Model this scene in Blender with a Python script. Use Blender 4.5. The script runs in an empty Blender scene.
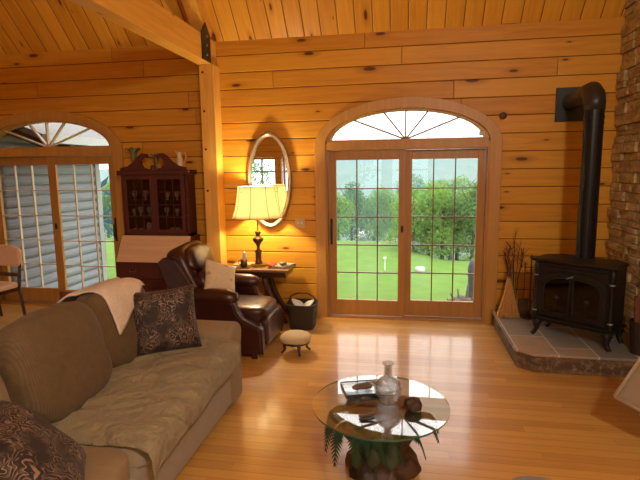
import bpy, bmesh, math, random
from mathutils import Vector, Matrix, noise
from mathutils.bvhtree import BVHTree
random.seed(7)
C = bpy.context.scene.collection
PI = math.pi
sin, cos, rad = math.sin, math.cos, math.radians

# ------------------------------------------------------------------ node helpers
class NT:
    def __init__(s, name):
        s.m = bpy.data.materials.new(name); s.m.use_nodes = True
        s.t = s.m.node_tree; s.t.nodes.clear()
        s.out = s.t.nodes.new('ShaderNodeOutputMaterial')
    def n(s, typ, ins=None, **props):
        nd = s.t.nodes.new('ShaderNode' + typ)
        for k, v in props.items(): setattr(nd, k, v)
        for k, v in (ins or {}).items(): s.set(nd.inputs[k], v)
        return nd
    def set(s, sock, v):
        if isinstance(v, bpy.types.NodeSocket): s.t.links.new(v, sock)
        elif isinstance(v, bpy.types.Node): s.t.links.new(v.outputs[0], sock)
        else:
            if sock.type == 'RGBA' and len(v) == 3: v = (*v, 1)
            sock.default_value = v
    def math(s, op, a, b=0.0, c=None, clamp=False):
        nd = s.t.nodes.new('ShaderNodeMath'); nd.operation = op; nd.use_clamp = clamp
        s.set(nd.inputs[0], a); s.set(nd.inputs[1], b)
        if c is not None: s.set(nd.inputs[2], c)
        return nd.outputs[0]
    def xyz(s, v):
        nd = s.n('SeparateXYZ', {0: v}); return nd.outputs[0], nd.outputs[1], nd.outputs[2]
    def comb(s, x, y, z=0.0): return s.n('CombineXYZ', {0: x, 1: y, 2: z}).outputs[0]
    def obj(s): return s.n('TexCoord').outputs['Object']
    def noise(s, vec, scale, detail=3.0, rough=0.5, dist=0.0):
        return s.n('TexNoise', {'Vector': vec, 'Scale': scale, 'Detail': detail, 'Roughness': rough, 'Distortion': dist}).outputs[0]
    def mix(s, f, a, b, mode='MIX'):
        nd = s.n('Mix', data_type='RGBA', blend_type=mode)
        s.set(nd.inputs[0], f); s.set(nd.inputs[6], a); s.set(nd.inputs[7], b); return nd.outputs[2]
    def ramp(s, f, stops):
        nd = s.n('ValToRGB', {0: f}); e = nd.color_ramp.elements
        while len(e) < len(stops): e.new(0.5)
        for el, (p, c) in zip(e, stops):
            el.position = p; el.color = (*c, 1) if len(c) == 3 else c
        return nd.outputs[0]
    def smooth(s, v, a, b):
        nd = s.n('MapRange', {0: v, 1: a, 2: b, 3: 0.0, 4: 1.0}, interpolation_type='SMOOTHSTEP'); return nd.outputs[0]
    def bump(s, h, strength=0.3, dist=0.01, normal=None):
        i = {'Height': h, 'Strength': strength, 'Distance': dist}
        if normal is not None: i['Normal'] = normal
        return s.n('Bump', i).outputs[0]
    def principled(s, color, rough=0.5, **kw):
        b = s.n('BsdfPrincipled', {'Base Color': color, 'Roughness': rough})
        for k, v in kw.items(): s.set(b.inputs[k.replace('_', ' ')], v)
        s.t.links.new(b.outputs[0], s.out.inputs[0]); return s.m

def scaled(c, k): return tuple(min(1, x * k) for x in c)

def boards(name, width, length, light, dark, rough=0.45, knot=0.6, groove=0.006, gcol=(0.09, 0.03, 0.01), coat=0.0, bstr=0.6, grain=1.0, crough=0.1, kscale=(1.1, 3.6), off=0.0):
    t = NT(name); x, y, z = t.xyz(t.obj())
    yb = t.math('DIVIDE', t.math('ADD', y, off), width); row = t.math('FLOOR', yb); fy = t.math('FRACT', yb)
    r1 = t.n('TexWhiteNoise', {'W': row}, noise_dimensions='1D').outputs[0]
    xs = t.math('ADD', t.math('DIVIDE', x, length), t.math('MULTIPLY', r1, 7.31)); col = t.math('FLOOR', xs); fx = t.math('FRACT', xs)
    r2 = t.n('TexWhiteNoise', {'Vector': t.comb(row, col, 3.0)}, noise_dimensions='3D').outputs[0]
    sh = t.math('MULTIPLY', r2, 41.0)
    gv = t.comb(t.math('ADD', t.math('MULTIPLY', x, 0.9), sh), t.math('MULTIPLY', y, 14.0), t.math('MULTIPLY', z, 3.0))
    g1 = t.noise(gv, 1.6, 4.0, 0.6, 0.7)
    g2 = t.noise(t.comb(t.math('ADD', t.math('MULTIPLY', x, 2.0), sh), t.math('MULTIPLY', y, 90.0), 0.0), 1.5, 3.0)
    f = t.math('ADD', t.math('MULTIPLY', r2, 0.5), t.math('MULTIPLY', t.math('SUBTRACT', g1, 0.5), 1.3 * grain))
    f = t.math('ADD', f, t.math('MULTIPLY', t.math('SUBTRACT', g2, 0.5), 0.5 * grain), clamp=True)
    col_ = t.mix(f, light, dark)
    if knot > 0:
        kv = t.comb(t.math('ADD', t.math('MULTIPLY', x, kscale[0]), sh), t.math('ADD', t.math('MULTIPLY', y, kscale[1]), t.math('MULTIPLY', r2, 3.0)), 0.0)
        vo = t.n('TexVoronoi', {'Vector': kv, 'Scale': 1.0}, voronoi_dimensions='2D')
        d = vo.outputs['Distance']; rr = t.xyz(vo.outputs['Color'])[0]
        size = t.math('MULTIPLY', t.math('MAXIMUM', t.math('SUBTRACT', rr, 0.30), 0.0), 0.17 * knot)
        k = t.math('SUBTRACT', 1.0, t.smooth(t.math('DIVIDE', d, t.math('ADD', size, 0.0005)), 0.55, 1.0))
        halo = t.math('MULTIPLY', t.math('SUBTRACT', 1.0, t.smooth(t.math('DIVIDE', d, t.math('ADD', size, 0.0005)), 0.8, 2.6)), 0.45)
        col_ = t.mix(halo, col_, scaled(dark, 0.75))
        col_ = t.mix(t.math('MULTIPLY', k, 0.88), col_, (0.07, 0.018, 0.006))
    e1 = t.math('MULTIPLY', t.math('MINIMUM', fy, t.math('SUBTRACT', 1.0, fy)), width)
    e2 = t.math('MULTIPLY', t.math('MINIMUM', fx, t.math('SUBTRACT', 1.0, fx)), length * 2.0)
    e = t.math('MINIMUM', e1, e2)
    gr = t.smooth(e, groove * 0.35, groove)
    col_ = t.mix(gr, gcol, col_)
    h = t.math('ADD', t.smooth(e, 0.0, groove * 2.2), t.math('MULTIPLY', g2, 0.04))
    nrm = t.bump(h, bstr, groove * 1.2)
    kw = dict(Specular_IOR_Level=0.25)
    if coat: kw = dict(Coat_Weight=coat, Coat_Roughness=crough)
    return t.principled(col_, rough, Normal=nrm, **kw)

def wood(name, light, dark, axis='Z', rough=0.42, knots=True, scale=1.0, coat=0.0):
    t = NT(name); x, y, z = t.xyz(t.obj())
    s = {'X': (0.7, 12, 12), 'Y': (12, 0.7, 12), 'Z': (12, 12, 0.7)}[axis]
    v = t.comb(*[t.math('MULTIPLY', q, k) for q, k in zip((x, y, z), s)])
    g = t.noise(v, 1.6 * scale, 4.0, 0.6, 0.6)
    g2 = t.noise(v, 7.0 * scale, 2.0)
    f = t.math('ADD', t.math('MULTIPLY', t.math('SUBTRACT', g, 0.3), 1.6), t.math('MULTIPLY', t.math('SUBTRACT', g2, 0.5), 0.5), clamp=True)
    c = t.mix(f, light, dark)
    if knots:
        s2 = {'X': (1.6, 5, 5), 'Y': (5, 1.6, 5), 'Z': (5, 5, 1.6)}[axis]
        vo = t.n('TexVoronoi', {'Vector': t.comb(*[t.math('MULTIPLY', q, k) for q, k in zip((x, y, z), s2)]), 'Scale': 1.0})
        k = t.math('SUBTRACT', 1.0, t.smooth(vo.outputs['Distance'], 0.09, 0.15))
        rr = t.math('GREATER_THAN', t.xyz(vo.outputs['Color'])[0], 0.45)
        c = t.mix(t.math('MULTIPLY', t.math('MULTIPLY', k, rr), 0.85), c, (0.08, 0.02, 0.008))
    return t.principled(c, rough, Normal=t.bump(g2, 0.1, 0.003), Coat_Weight=coat, Coat_Roughness=0.15)

def plain(name, col, rough=0.5, var=0.12, scale=20.0, bump=0.0, **kw):
    t = NT(name); o = t.obj(); n_ = t.noise(o, scale, 3.0)
    c = t.mix(n_, scaled(col, 1 - var), scaled(col, 1 + var))
    if bump: kw['Normal'] = t.bump(n_, bump, 0.004)
    return t.principled(c, rough, **kw)

def fabric(name, col, col2, fine=260.0, wr=0.25, rough=0.9, stripes=0.0):
    t = NT(name); o = t.obj()
    a = t.noise(o, fine, 2.0); b = t.noise(o, 5.0, 4.0, 0.55, 0.5); b2 = t.noise(o, 22.0, 3.0)
    f = t.math('ADD', t.math('MULTIPLY', a, 0.45), t.math('MULTIPLY', b2, 0.5), clamp=True)
    c = t.mix(f, col, col2)
    h = t.math('ADD', t.math('MULTIPLY', b, 2.2), t.math('MULTIPLY', a, 0.12))
    if stripes:
        x, y, z = t.xyz(o)
        w = t.math('SINE', t.math('MULTIPLY', y, stripes)); h = t.math('ADD', h, t.math('MULTIPLY', w, 0.05))
        c = t.mix(t.math('MULTIPLY', t.math('ADD', w, 1.0), 0.12), c, scaled(col, 0.5))
    return t.principled(c, rough, Normal=t.bump(h, wr, 0.03), Sheen_Weight=0.08, Sheen_Roughness=0.4)

def paisley(name):
    t = NT(name); o = t.obj()
    wv = t.n('TexNoise', {'Vector': o, 'Scale': 7.0, 'Detail': 2.0, 'Distortion': 1.2})
    v = t.n('VectorMath', {0: o, 1: t.n('VectorMath', {0: wv.outputs[1], 'Scale': 0.16}, operation='SCALE').outputs[0]}, operation='ADD').outputs[0]
    vo = t.n('TexVoronoi', {'Vector': v, 'Scale': 10.0}); d = vo.outputs['Distance']
    w = t.math('SINE', t.math('MULTIPLY', d, 42.0))
    f1 = t.smooth(w, 0.45, 0.9)
    vo2 = t.n('TexVoronoi', {'Vector': v, 'Scale': 40.0}); f2 = t.smooth(vo2.outputs['Distance'], 0.5, 0.3)
    nn = t.noise(o, 9.0, 2.0)
    f = t.math('MULTIPLY', t.math('MAXIMUM', f1, t.math('MULTIPLY', f2, 0.35)), t.smooth(nn, 0.35, 0.6))
    c = t.mix(f, (0.022, 0.012, 0.009), (0.27, 0.185, 0.13))
    return t.principled(c, 0.72, Normal=t.bump(f, 0.25, 0.004), Sheen_Weight=0.05)

def emission(name, col, s):
    t = NT(name); e = t.n('Emission', {'Color': col, 'Strength': s}); t.t.links.new(e.outputs[0], t.out.inputs[0]); return t.m

def thin_glass(name, tint=(1, 1, 1), ior=1.5, rough=0.0, gloss=1.0, boost=1.0):
    t = NT(name)
    fr = t.n('Fresnel', {'IOR': ior}).outputs[0]
    bf = t.n('NewGeometry').outputs['Backfacing']
    f = t.math('MULTIPLY', t.math('MULTIPLY', fr, boost), t.math('SUBTRACT', 1.0, bf), clamp=True)
    tr = t.n('BsdfTransparent', {'Color': tint}); gl = t.n('BsdfGlossy', {'Color': (gloss,) * 3, 'Roughness': rough})
    mx = t.n('MixShader', {0: f, 1: tr.outputs[0], 2: gl.outputs[0]})
    t.t.links.new(mx.outputs[0], t.out.inputs[0]); return t.m

# ------------------------------------------------------------------ mesh helpers
def link(name, bm, mat, parent=None, smooth=False, bevel=0.0, bseg=2, recalc=True, sub=0):
    if recalc: bmesh.ops.recalc_face_normals(bm, faces=bm.faces)
    me = bpy.data.meshes.new(name); bm.to_mesh(me); bm.free()
    o = bpy.data.objects.new(name, me); C.objects.link(o)
    mats = mat if isinstance(mat, (list, tuple)) else [mat]
    for m in mats: me.materials.append(m)
    if smooth:
        for p in me.polygons: p.use_smooth = True
    if bevel:
        b = o.modifiers.new('bevel', 'BEVEL'); b.width = bevel; b.segments = bseg; b.limit_method = 'ANGLE'; b.angle_limit = rad(40)
    if sub:
        b = o.modifiers.new('sub', 'SUBSURF'); b.levels = sub; b.render_levels = sub
    if parent is not None: o.parent = parent
    return o
def empty(name, loc=(0, 0, 0), rz=0.0):
    o = bpy.data.objects.new(name, None); C.objects.link(o); o.location = loc; o.rotation_euler = (0, 0, rz); o.empty_display_size = 0.1; return o
def tag(o, label, cat, group=None, kind=None):
    o['label'] = label; o['category'] = cat
    if group: o['group'] = group
    if kind: o['kind'] = kind
    return o
def struct(o, label=None):
    o['kind'] = 'structure'
    if label: o['label'] = label
    return o
def box(bm, x0, x1, y0, y1, z0, z1, M=None, mi=0):
    vs = [Vector((x, y, z)) for x in (x0, x1) for y in (y0, y1) for z in (z0, z1)]
    if M: vs = [M @ v for v in vs]
    b = [bm.verts.new(v) for v in vs]
    for f in ((0, 1, 3, 2), (4, 6, 7, 5), (0, 4, 5, 1), (2, 3, 7, 6), (0, 2, 6, 4), (1, 5, 7, 3)):
        fc = bm.faces.new([b[i] for i in f]); fc.material_index = mi
    return b
def B(*a, **k): bm = bmesh.new(); box(bm, *a, **k); return bm
def prism(bm, pts, d0, d1, plane='XZ', M=None):
    def P(a, b, d): v = {'XZ': (a, d, b), 'YZ': (d, a, b), 'XY': (a, b, d)}[plane]; v = Vector(v); return M @ v if M else v
    A = [bm.verts.new(P(a, b, d0)) for a, b in pts]; Bv = [bm.verts.new(P(a, b, d1)) for a, b in pts]
    n = len(pts); bm.faces.new(A); bm.faces.new(Bv[::-1])
    for i in range(n): bm.faces.new((A[i], Bv[i], Bv[(i + 1) % n], A[(i + 1) % n]))
def lathe(bm, prof, cx=0, cy=0, n=24, cap=True, M=None, sx=1.0, sy=1.0):
    rings = []
    for r, z in prof:
        ring = []
        for i in range(n):
            a = 2 * PI * i / n; v = Vector((cx + r * cos(a) * sx, cy + r * sin(a) * sy, z)); ring.append(bm.verts.new(M @ v if M else v))
        rings.append(ring)
    for a, b in zip(rings, rings[1:]):
        for i in range(n): bm.faces.new((a[i], a[(i + 1) % n], b[(i + 1) % n], b[i]))
    if cap:
        if prof[0][0] > 1e-4: bm.faces.new(rings[0][::-1])
        if prof[-1][0] > 1e-4: bm.faces.new(rings[-1])
def tube(bm, pts, r, n=8, cap=True):
    pts = [Vector(p) for p in pts]; rs = r if isinstance(r, (list, tuple)) else [r] * len(pts)
    rings = []; up = None
    for i, p in enumerate(pts):
        t = (pts[min(i + 1, len(pts) - 1)] - pts[max(i - 1, 0)]).normalized()
        if up is None:
            up = Vector((0, 0, 1)) if abs(t.z) < 0.9 else Vector((1, 0, 0))
        a = (up - t * up.dot(t)).normalized(); up = a; b = t.cross(a)
        rings.append([bm.verts.new(p + (a * cos(2 * PI * k / n) + b * sin(2 * PI * k / n)) * rs[i]) for k in range(n)])
    for A, Bq in zip(rings, rings[1:]):
        for k in range(n): bm.faces.new((A[k], A[(k + 1) % n], Bq[(k + 1) % n], Bq[k]))
    if cap: bm.faces.new(rings[0][::-1]); bm.faces.new(rings[-1])
def soft(w, d, h, e=5.0, cuts=9, amp=0.0, freq=4.0, seed=0.0, M=None, sag=0.0):
    """upholstery block: superellipsoid with gentle folds"""
    bm = bmesh.new(); bmesh.ops.create_cube(bm, size=2.0)
    bmesh.ops.subdivide_edges(bm, edges=bm.edges[:], cuts=cuts, use_grid_fill=True)
    for v in bm.verts:
        p = v.co; n_ = (abs(p.x) ** e + abs(p.y) ** e + abs(p.z) ** e) ** (1 / e); q = p / n_
        c = Vector((q.x * w / 2, q.y * d / 2, q.z * h / 2))
        if amp:
            nn = noise.noise(Vector((c.x * freq + seed, c.y * freq, c.z * freq))) + 0.5 * noise.noise(Vector((c.x * freq * 2.3 + seed, c.y * freq * 2.3 + 5, c.z * freq * 2.3)))
            c += c.normalized() * nn * amp
        if sag: c.z -= sag * (1 - (c.x / w * 2) ** 2) * (1 - (c.y / d * 2) ** 2)
        v.co = M @ c if M else c
    return bm
def pillow(s, t, n=18, pinch=0.07, seed=0.0, s2=None):
    """square throw pillow in XY, thickness along Z"""
    s2 = s2 or s
    bm = bmesh.new(); g = {}
    for sd in (1, -1):
        for i in range(n + 1):
            for j in range(n + 1):
                if sd < 0 and (i in (0, n) or j in (0, n)): g[(sd, i, j)] = g[(1, i, j)]; continue
                u = 2 * i / n - 1; v = 2 * j / n - 1
                x = s / 2 * u * (1 - pinch * (1 - v * v)); y = s2 / 2 * v * (1 - pinch * (1 - u * u))
                z = sd * t / 2 * (max(0, (1 - u ** 4) * (1 - v ** 4))) ** 0.55
                z += 0.006 * noise.noise(Vector((x * 9 + seed, y * 9, sd)))
                g[(sd, i, j)] = bm.verts.new((x, y, z))
    for sd in (1, -1):
        for i in range(n):
            for j in range(n):
                q = [g[(sd, i, j)], g[(sd, i + 1, j)], g[(sd, i + 1, j + 1)], g[(sd, i, j + 1)]]
                bm.faces.new(q if sd > 0 else q[::-1])
    return bm
def basis(x, y, z, loc): 
    m = Matrix((x, y, z)).transposed().to_4x4(); m.translation = Vector(loc); return m
def rot_frame(normal, up, loc):
    z = Vector(normal).normalized(); x = Vector(up).cross(z).normalized(); y = z.cross(x); return basis(x, y, z, loc)
def fill_poly(outer, holes, depth, M=None):
    """planar polygon with holes in local XY, extruded along -Z"""
    bm = bmesh.new(); edges = []
    for loop in [outer] + holes:
        vs = [bm.verts.new((x, y, 0)) for x, y in loop]
        edges += [bm.edges.new((vs[i], vs[(i + 1) % len(vs)])) for i in range(len(vs))]
    bmesh.ops.triangle_fill(bm, use_beauty=True, use_dissolve=False, edges=edges)
    r = bmesh.ops.extrude_face_region(bm, geom=bm.faces[:])
    bmesh.ops.translate(bm, verts=[v for v in r['geom'] if isinstance(v, bmesh.types.BMVert)], vec=(0, 0, -depth))
    return bm

# ------------------------------------------------------------------ materials
PINE_L, PINE_D = (0.70, 0.345, 0.038), (0.47, 0.165, 0.011)
m_wall = boards('pine_wall_boards', 0.2, 3.2, PINE_L, PINE_D, rough=0.42, knot=0.9, groove=0.006, bstr=0.7, off=-0.02)
m_ceil = boards('pine_ceiling_boards', 0.2, 4.2, (0.74, 0.37, 0.045), (0.49, 0.18, 0.014), rough=0.38, knot=0.8, groove=0.006, bstr=0.7)
m_floor = boards('oak_floor_strips', 0.083, 1.5, (0.72, 0.40, 0.095), (0.44, 0.19, 0.034), rough=0.4, knot=0.0, groove=0.0018, gcol=(0.25, 0.11, 0.03), coat=1.0, bstr=0.12, grain=0.55, crough=0.13)
m_post = wood('pine_post', (0.80, 0.45, 0.09), (0.60, 0.27, 0.035), 'Z')
m_beam = wood('pine_beam', (0.80, 0.45, 0.09), (0.60, 0.27, 0.035), 'Y')
m_trim = wood('pine_trim', (0.56, 0.29, 0.065), (0.43, 0.19, 0.035), 'Z', knots=False)
m_door = wood('door_wood', (0.48, 0.235, 0.055), (0.34, 0.145, 0.028), 'Z', knots=False, rough=0.35)
m_munt = plain('muntin_backlit', (0.16, 0.085, 0.04), 0.4, 0.1)  # centre doors: backlit darkness put into the muntin colour
m_munt_lit = plain('muntin_lit', (0.62, 0.50, 0.36), 0.4, 0.05)  # left doors: same wood, its lit look put into the colour
m_glass = thin_glass('window_glass', (0.97, 0.985, 0.98))
m_black = plain('black_metal', (0.012, 0.012, 0.013), 0.4, 0.1)
m_iron = plain('black_cast_iron', (0.010, 0.008, 0.007), 0.45, 0.2, 60, 0.1, Specular_IOR_Level=0.35)
m_pipe = plain('black_stove_pipe', (0.008, 0.008, 0.009), 0.38, 0.1, 8, Specular_IOR_Level=0.3)
m_cherry = wood('cherry_wood', (0.10, 0.014, 0.006), (0.045, 0.006, 0.003), 'Z', knots=False, rough=0.5, coat=0.0)
m_oakflap = wood('worn_writing_flap', (0.80, 0.56, 0.36), (0.66, 0.42, 0.24), 'X', knots=False, rough=0.35)
m_sofa = fabric('brown_corduroy', (0.095, 0.062, 0.027), (0.225, 0.155, 0.075), stripes=520.0, wr=0.35)
m_sofab = fabric('taupe_sofa_fabric', (0.27, 0.225, 0.165), (0.42, 0.36, 0.275), wr=0.12)
m_tan = fabric('tan_sofa_fabric', (0.23, 0.165, 0.09), (0.35, 0.26, 0.15), wr=0.2)
m_throw = fabric('olive_beige_throw', (0.21, 0.175, 0.10), (0.42, 0.365, 0.235), fine=180, wr=1.3)
m_pais = paisley('paisley_brocade')
def quilt_mat():
    t = NT('cream_quilt'); o = t.obj(); n_ = t.noise(o, 38.0, 2.0, 0.5, 1.5); v = t.n('TexVoronoi', {'Vector': o, 'Scale': 30.0}).outputs[0]
    c = t.mix(n_, (0.62, 0.53, 0.42), (0.90, 0.83, 0.71)); return t.principled(c, 0.9, Normal=t.bump(v, 0.5, 0.006), Sheen_Weight=0.05)
m_quilt = quilt_mat()
m_leather = plain('oxblood_leather', (0.042, 0.009, 0.006), 0.36, 0.6, 9, 0.12, Coat_Weight=0.3, Coat_Roughness=0.28)
m_cream = fabric('cream_pillow_cloth', (0.48, 0.36, 0.20), (0.66, 0.53, 0.33), wr=0.2)
m_darkwood = wood('dark_table_wood', (0.07, 0.028, 0.014), (0.03, 0.012, 0.007), 'X', knots=False, rough=0.25, coat=0.4)
m_brass = plain('antique_brass', (0.30, 0.19, 0.085), 0.32, 0.3, 25, Metallic=0.85)
m_bronze = plain('dark_bronze', (0.12, 0.075, 0.04), 0.35, 0.3, 25, Metallic=0.7)
m_paper = plain('white_paper', (0.75, 0.74, 0.70), 0.8, 0.05)
m_grey = plain('grey_metal', (0.30, 0.30, 0.31), 0.35, 0.2, 15, Metallic=0.6)

# ------------------------------------------------------------------ camera
cam = bpy.data.cameras.new('camera'); co = bpy.data.objects.new('camera', cam); C.objects.link(co)
F = Vector((-0.17290, 0.97488, -0.14038)); R = Vector((0.98486, 0.17288, -0.01242)); U = Vector((-0.01216, 0.14040, 0.99002))
co.matrix_world = basis(R.normalized(), U.normalized(), -F.normalized(), (0, 0, 1.8288))
cam.sensor_width = 36; cam.lens = 489.73 / 640 * 36; cam.clip_end = 2000; cam.clip_start = 0.02
bpy.context.scene.camera = co

# ------------------------------------------------------------------ room shell
WY, ZT = 5.91, 3.39; XL, XR, YB = -8.2, 2.26, -3.2; SL = math.tan(rad(46)); YM = (WY + YB) / 2; ZR = ZT + (WY - YM) * SL
TH = 0.22
def ell(cx, cz, a, b, n=28, a0=0.0, a1=PI): return [(cx + a * cos(a0 + (a1 - a0) * i / n), cz + b * sin(a0 + (a1 - a0) * i / n)) for i in range(n + 1)]
CX1, CX2 = -0.02, -4.745; KX = {CX1: 1.0, CX2: 1.045}
OA = 0.95
def opening(cx): return [(cx - OA, 0.0), (cx + OA, 0.0)] + ell(cx, 2.14, OA, 0.405)
def wall_plane(name, outer, holes, x, y, z, loc, mat=m_wall):
    o = link(name, fill_poly(outer, holes, TH), mat); o.matrix_world = basis(Vector(x), Vector(y), Vector(z), loc); return struct(o)
# back wall: local x = world X, local y = world Z, normal = -Y ; holes touch the floor so build outline with notches
def back_outline():
    o = [(XL, 0.0)]
    for cx in (CX2, CX1):
        q = OA * KX[cx]; e = ell(cx, 2.14, q, 0.405)
        o += [(cx - q, 0.0)] + e[::-1] + [(cx + q, 0.0)]
    return o + [(XR, 0.0), (XR, ZT), (XL, ZT)]
wall_plane('wall_back', back_outline(), [], (1, 0, 0), (0, 0, 1), (0, -1, 0), (0, WY, 0))
# rear wall with picture windows (left three seen in the mirror, right two added for fill)
rw = [[(a, 0.75), (b, 0.75), (b, 2.25), (a, 2.25)] for a, b in ((-6.2, -5.2), (-5.0, -4.0), (-3.8, -2.8), (-1.9, -0.7), (-0.5, 0.7))]
wall_plane('wall_rear', [(XL, 0), (XR, 0), (XR, ZT), (XL, ZT)], rw, (1, 0, 0), (0, 0, 1), (0, -1, 0), (0, YB, 0))
gable = [(YB, 0), (WY, 0), (WY, ZT), (YM, ZR), (YB, ZT)]
wall_plane('wall_left', gable, [], (0, 1, 0), (0, 0, 1), (1, 0, 0), (XL, 0, 0))
wall_plane('wall_right', gable, [], (0, 1, 0), (0, 0, 1), (1, 0, 0), (XR + TH + 0.001, 0, 0))
o = link('floor', B(XL, XR, YB - TH, WY + TH, -0.12, 0), m_floor); struct(o)
L = math.hypot(WY - YM, ZR - ZT)
for sgn, yy in ((1, WY), (-1, YB)):
    bm = bmesh.new(); box(bm, -0.004, L + 0.05, XL, XR, 0, 0.08)
    o = link('ceiling', bm, m_ceil)
    d = Vector((0, -sgn * (WY - YM), ZR - ZT)).normalized(); x = Vector((1, 0, 0)) 
    yv = x if sgn < 0 else x
    zv = d.cross(yv)
    o.matrix_world = basis(d, yv, zv, (0, yy, ZT)); 
    if zv.z < 0: 
        for v in o.data.vertices: v.co.z = -v.co.z
    struct(o)

# stone chimney face on the right wall
def stone_mat(name, sc, cols, flat=2.2):
    t = NT(name); o = t.obj(); x, y, z = t.xyz(o)
    wb = t.n('TexNoise', {'Vector': o, 'Scale': 4.0, 'Detail': 2.0}).outputs[1]
    v = t.n('VectorMath', {0: t.comb(x, y, t.math('MULTIPLY', z, flat)), 1: t.n('VectorMath', {0: wb, 'Scale': 0.09}, operation='SCALE').outputs[0]}, operation='ADD').outputs[0]
    e = t.n('TexVoronoi', {'Vector': v, 'Scale': sc}, feature='DISTANCE_TO_EDGE').outputs[0]
    c = t.xyz(t.n('TexVoronoi', {'Vector': v, 'Scale': sc}).outputs['Color'])[0]
    n_ = t.noise(o, 30.0, 4.0)
    cc = t.mix(t.math('MULTIPLY', n_, 0.45), t.ramp(c, cols), (0.12, 0.09, 0.05), 'MIX')
    j = t.smooth(e, 0.01, 0.06)
    cc = t.mix(j, (0.035, 0.025, 0.015), cc)
    return t.principled(cc, 0.85, Normal=t.bump(t.math('ADD', j, t.math('MULTIPLY', n_, 0.5)), 0.9, 0.02))
def ledge(name, a, b_, c_):
    t = NT(name); o = t.obj(); x, y, z = t.xyz(o)
    n1 = t.noise(t.comb(x, t.math('MULTIPLY', y, 3.5), t.math('MULTIPLY', z, 9.0)), 1.3, 2.0, 0.6); n2 = t.noise(o, 26.0, 5.0, 0.65)
    cc = t.mix(t.smooth(n1, 0.35, 0.65), a, b_); cc = t.mix(t.smooth(n2, 0.45, 0.75), cc, c_)
    return t.principled(cc, 0.85, Normal=t.bump(n2, 0.9, 0.02))
m_stone = ledge('stacked_fieldstone', (0.66, 0.50, 0.25), (0.42, 0.31, 0.15), (0.22, 0.16, 0.08))
bm = bmesh.new(); random.seed(3)
z = 0.0
while z < 4.6:
    hgt = random.uniform(0.05, 0.12); y = WY - 0.01; 
    while y > 3.4:
        ln = random.uniform(0.12, 0.34); pr = random.uniform(0.0, 0.045)
        x1 = XR; x0 = XR - 0.02 - pr
        y0 = max(y - ln, 3.3)
        if z + hgt < ZT + (WY - y) * SL - 0.02 or True:
            box(bm, x0, x1 - 0.001, y0 + 0.006, y, z + 0.005, min(z + hgt, ZT + (WY - y) * SL + 0.05))
        y -= ln
    z += hgt
o = link('chimney_stonework', bm, m_stone, bevel=0.008); struct(o)

# post, tie beam, rafter
o = link('timber_post', B(-2.445, -2.265, 5.70, WY - 0.001, 0, 3.09), m_post, bevel=0.006); tag(o, 'square pine post against the log wall, left of oval mirror', 'post')
for z_ in (3.0, 2.55, 2.1, 1.6):
    pl = bmesh.new(); lathe(pl, [(0.014, 0), (0.014, 0.004)], n=12, M=Matrix.Translation((-2.40, 5.70, z_)) @ Matrix.Rotation(PI / 2, 4, 'X')); link('peg', pl, m_cherry, o)
bm = bmesh.new(); box(bm, -2.46, -2.30, YB + 0.001, 5.90, 3.09, 3.385)
o = link('tie_beam', bm, m_beam, bevel=0.008); tag(o, 'heavy pine beam crossing the upper left corner onto the post', 'beam')
bk = bmesh.new()
prism(bk, [(5.46, 3.10), (5.70, 3.10), (5.70, 3.40), (5.58, 3.52), (5.46, 3.40)], -2.299, -2.287, 'YZ'); link('bracket_plate', bk, m_black, o)
for zz in (3.17, 3.27, 3.37):
    b2 = bmesh.new(); lathe(b2, [(0.014, 0), (0.014, 0.012), (0.0, 0.016)], n=8, M=Matrix.Translation((-2.287, 5.58, zz)) @ Matrix.Rotation(PI / 2, 4, 'Y')); link('bolt', b2, m_grey, o)
nrm = Vector((0, -sin(rad(46)), -cos(rad(46)))); dr = Vector((0, -cos(rad(46)), sin(rad(46))))
bm = bmesh.new(); Mx = basis(dr, Vector((1, 0, 0)), -nrm, Vector((0, WY, ZT)) )
box(bm, 0.12, L - 0.2, -2.46, -2.30, -0.2, -0.002, M=Mx)
o = link('roof_rafter', bm, m_beam, bevel=0.008); tag(o, 'sloping pine rafter rising under the ceiling above the post', 'rafter')

# ------------------------------------------------------------------ glazed door units
def arch_ring(bm, cx, z0, ai, bi, ao, bo, y0, y1, zbot, zo):
    inner = [(cx + ai, zbot)] + ell(cx, z0, ai, bi, 40) + [(cx - ai, zbot)]
    outer = [(cx + ao, zbot)] + ell(cx, zo, ao, bo, 40) + [(cx - ao, zbot)]
    n = len(inner)
    def ring(p, y): return [bm.verts.new((a, y, b)) for a, b in p]
    i0, i1, o0, o1 = ring(inner, y0), ring(inner, y1), ring(outer, y0), ring(outer, y1)
    for k in range(n - 1):
        for q in ((i0[k], o0[k], o0[k + 1], i0[k + 1]), (i1[k], i1[k + 1], o1[k + 1], o1[k]), (o0[k], o1[k], o1[k + 1], o0[k + 1]), (i0[k], i0[k + 1], i1[k + 1], i1[k])): bm.faces.new(q)
    bm.faces.new((i0[0], i1[0], o1[0], o0[0])); bm.faces.new((i0[-1], o0[-1], o1[-1], i1[-1]))
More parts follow.
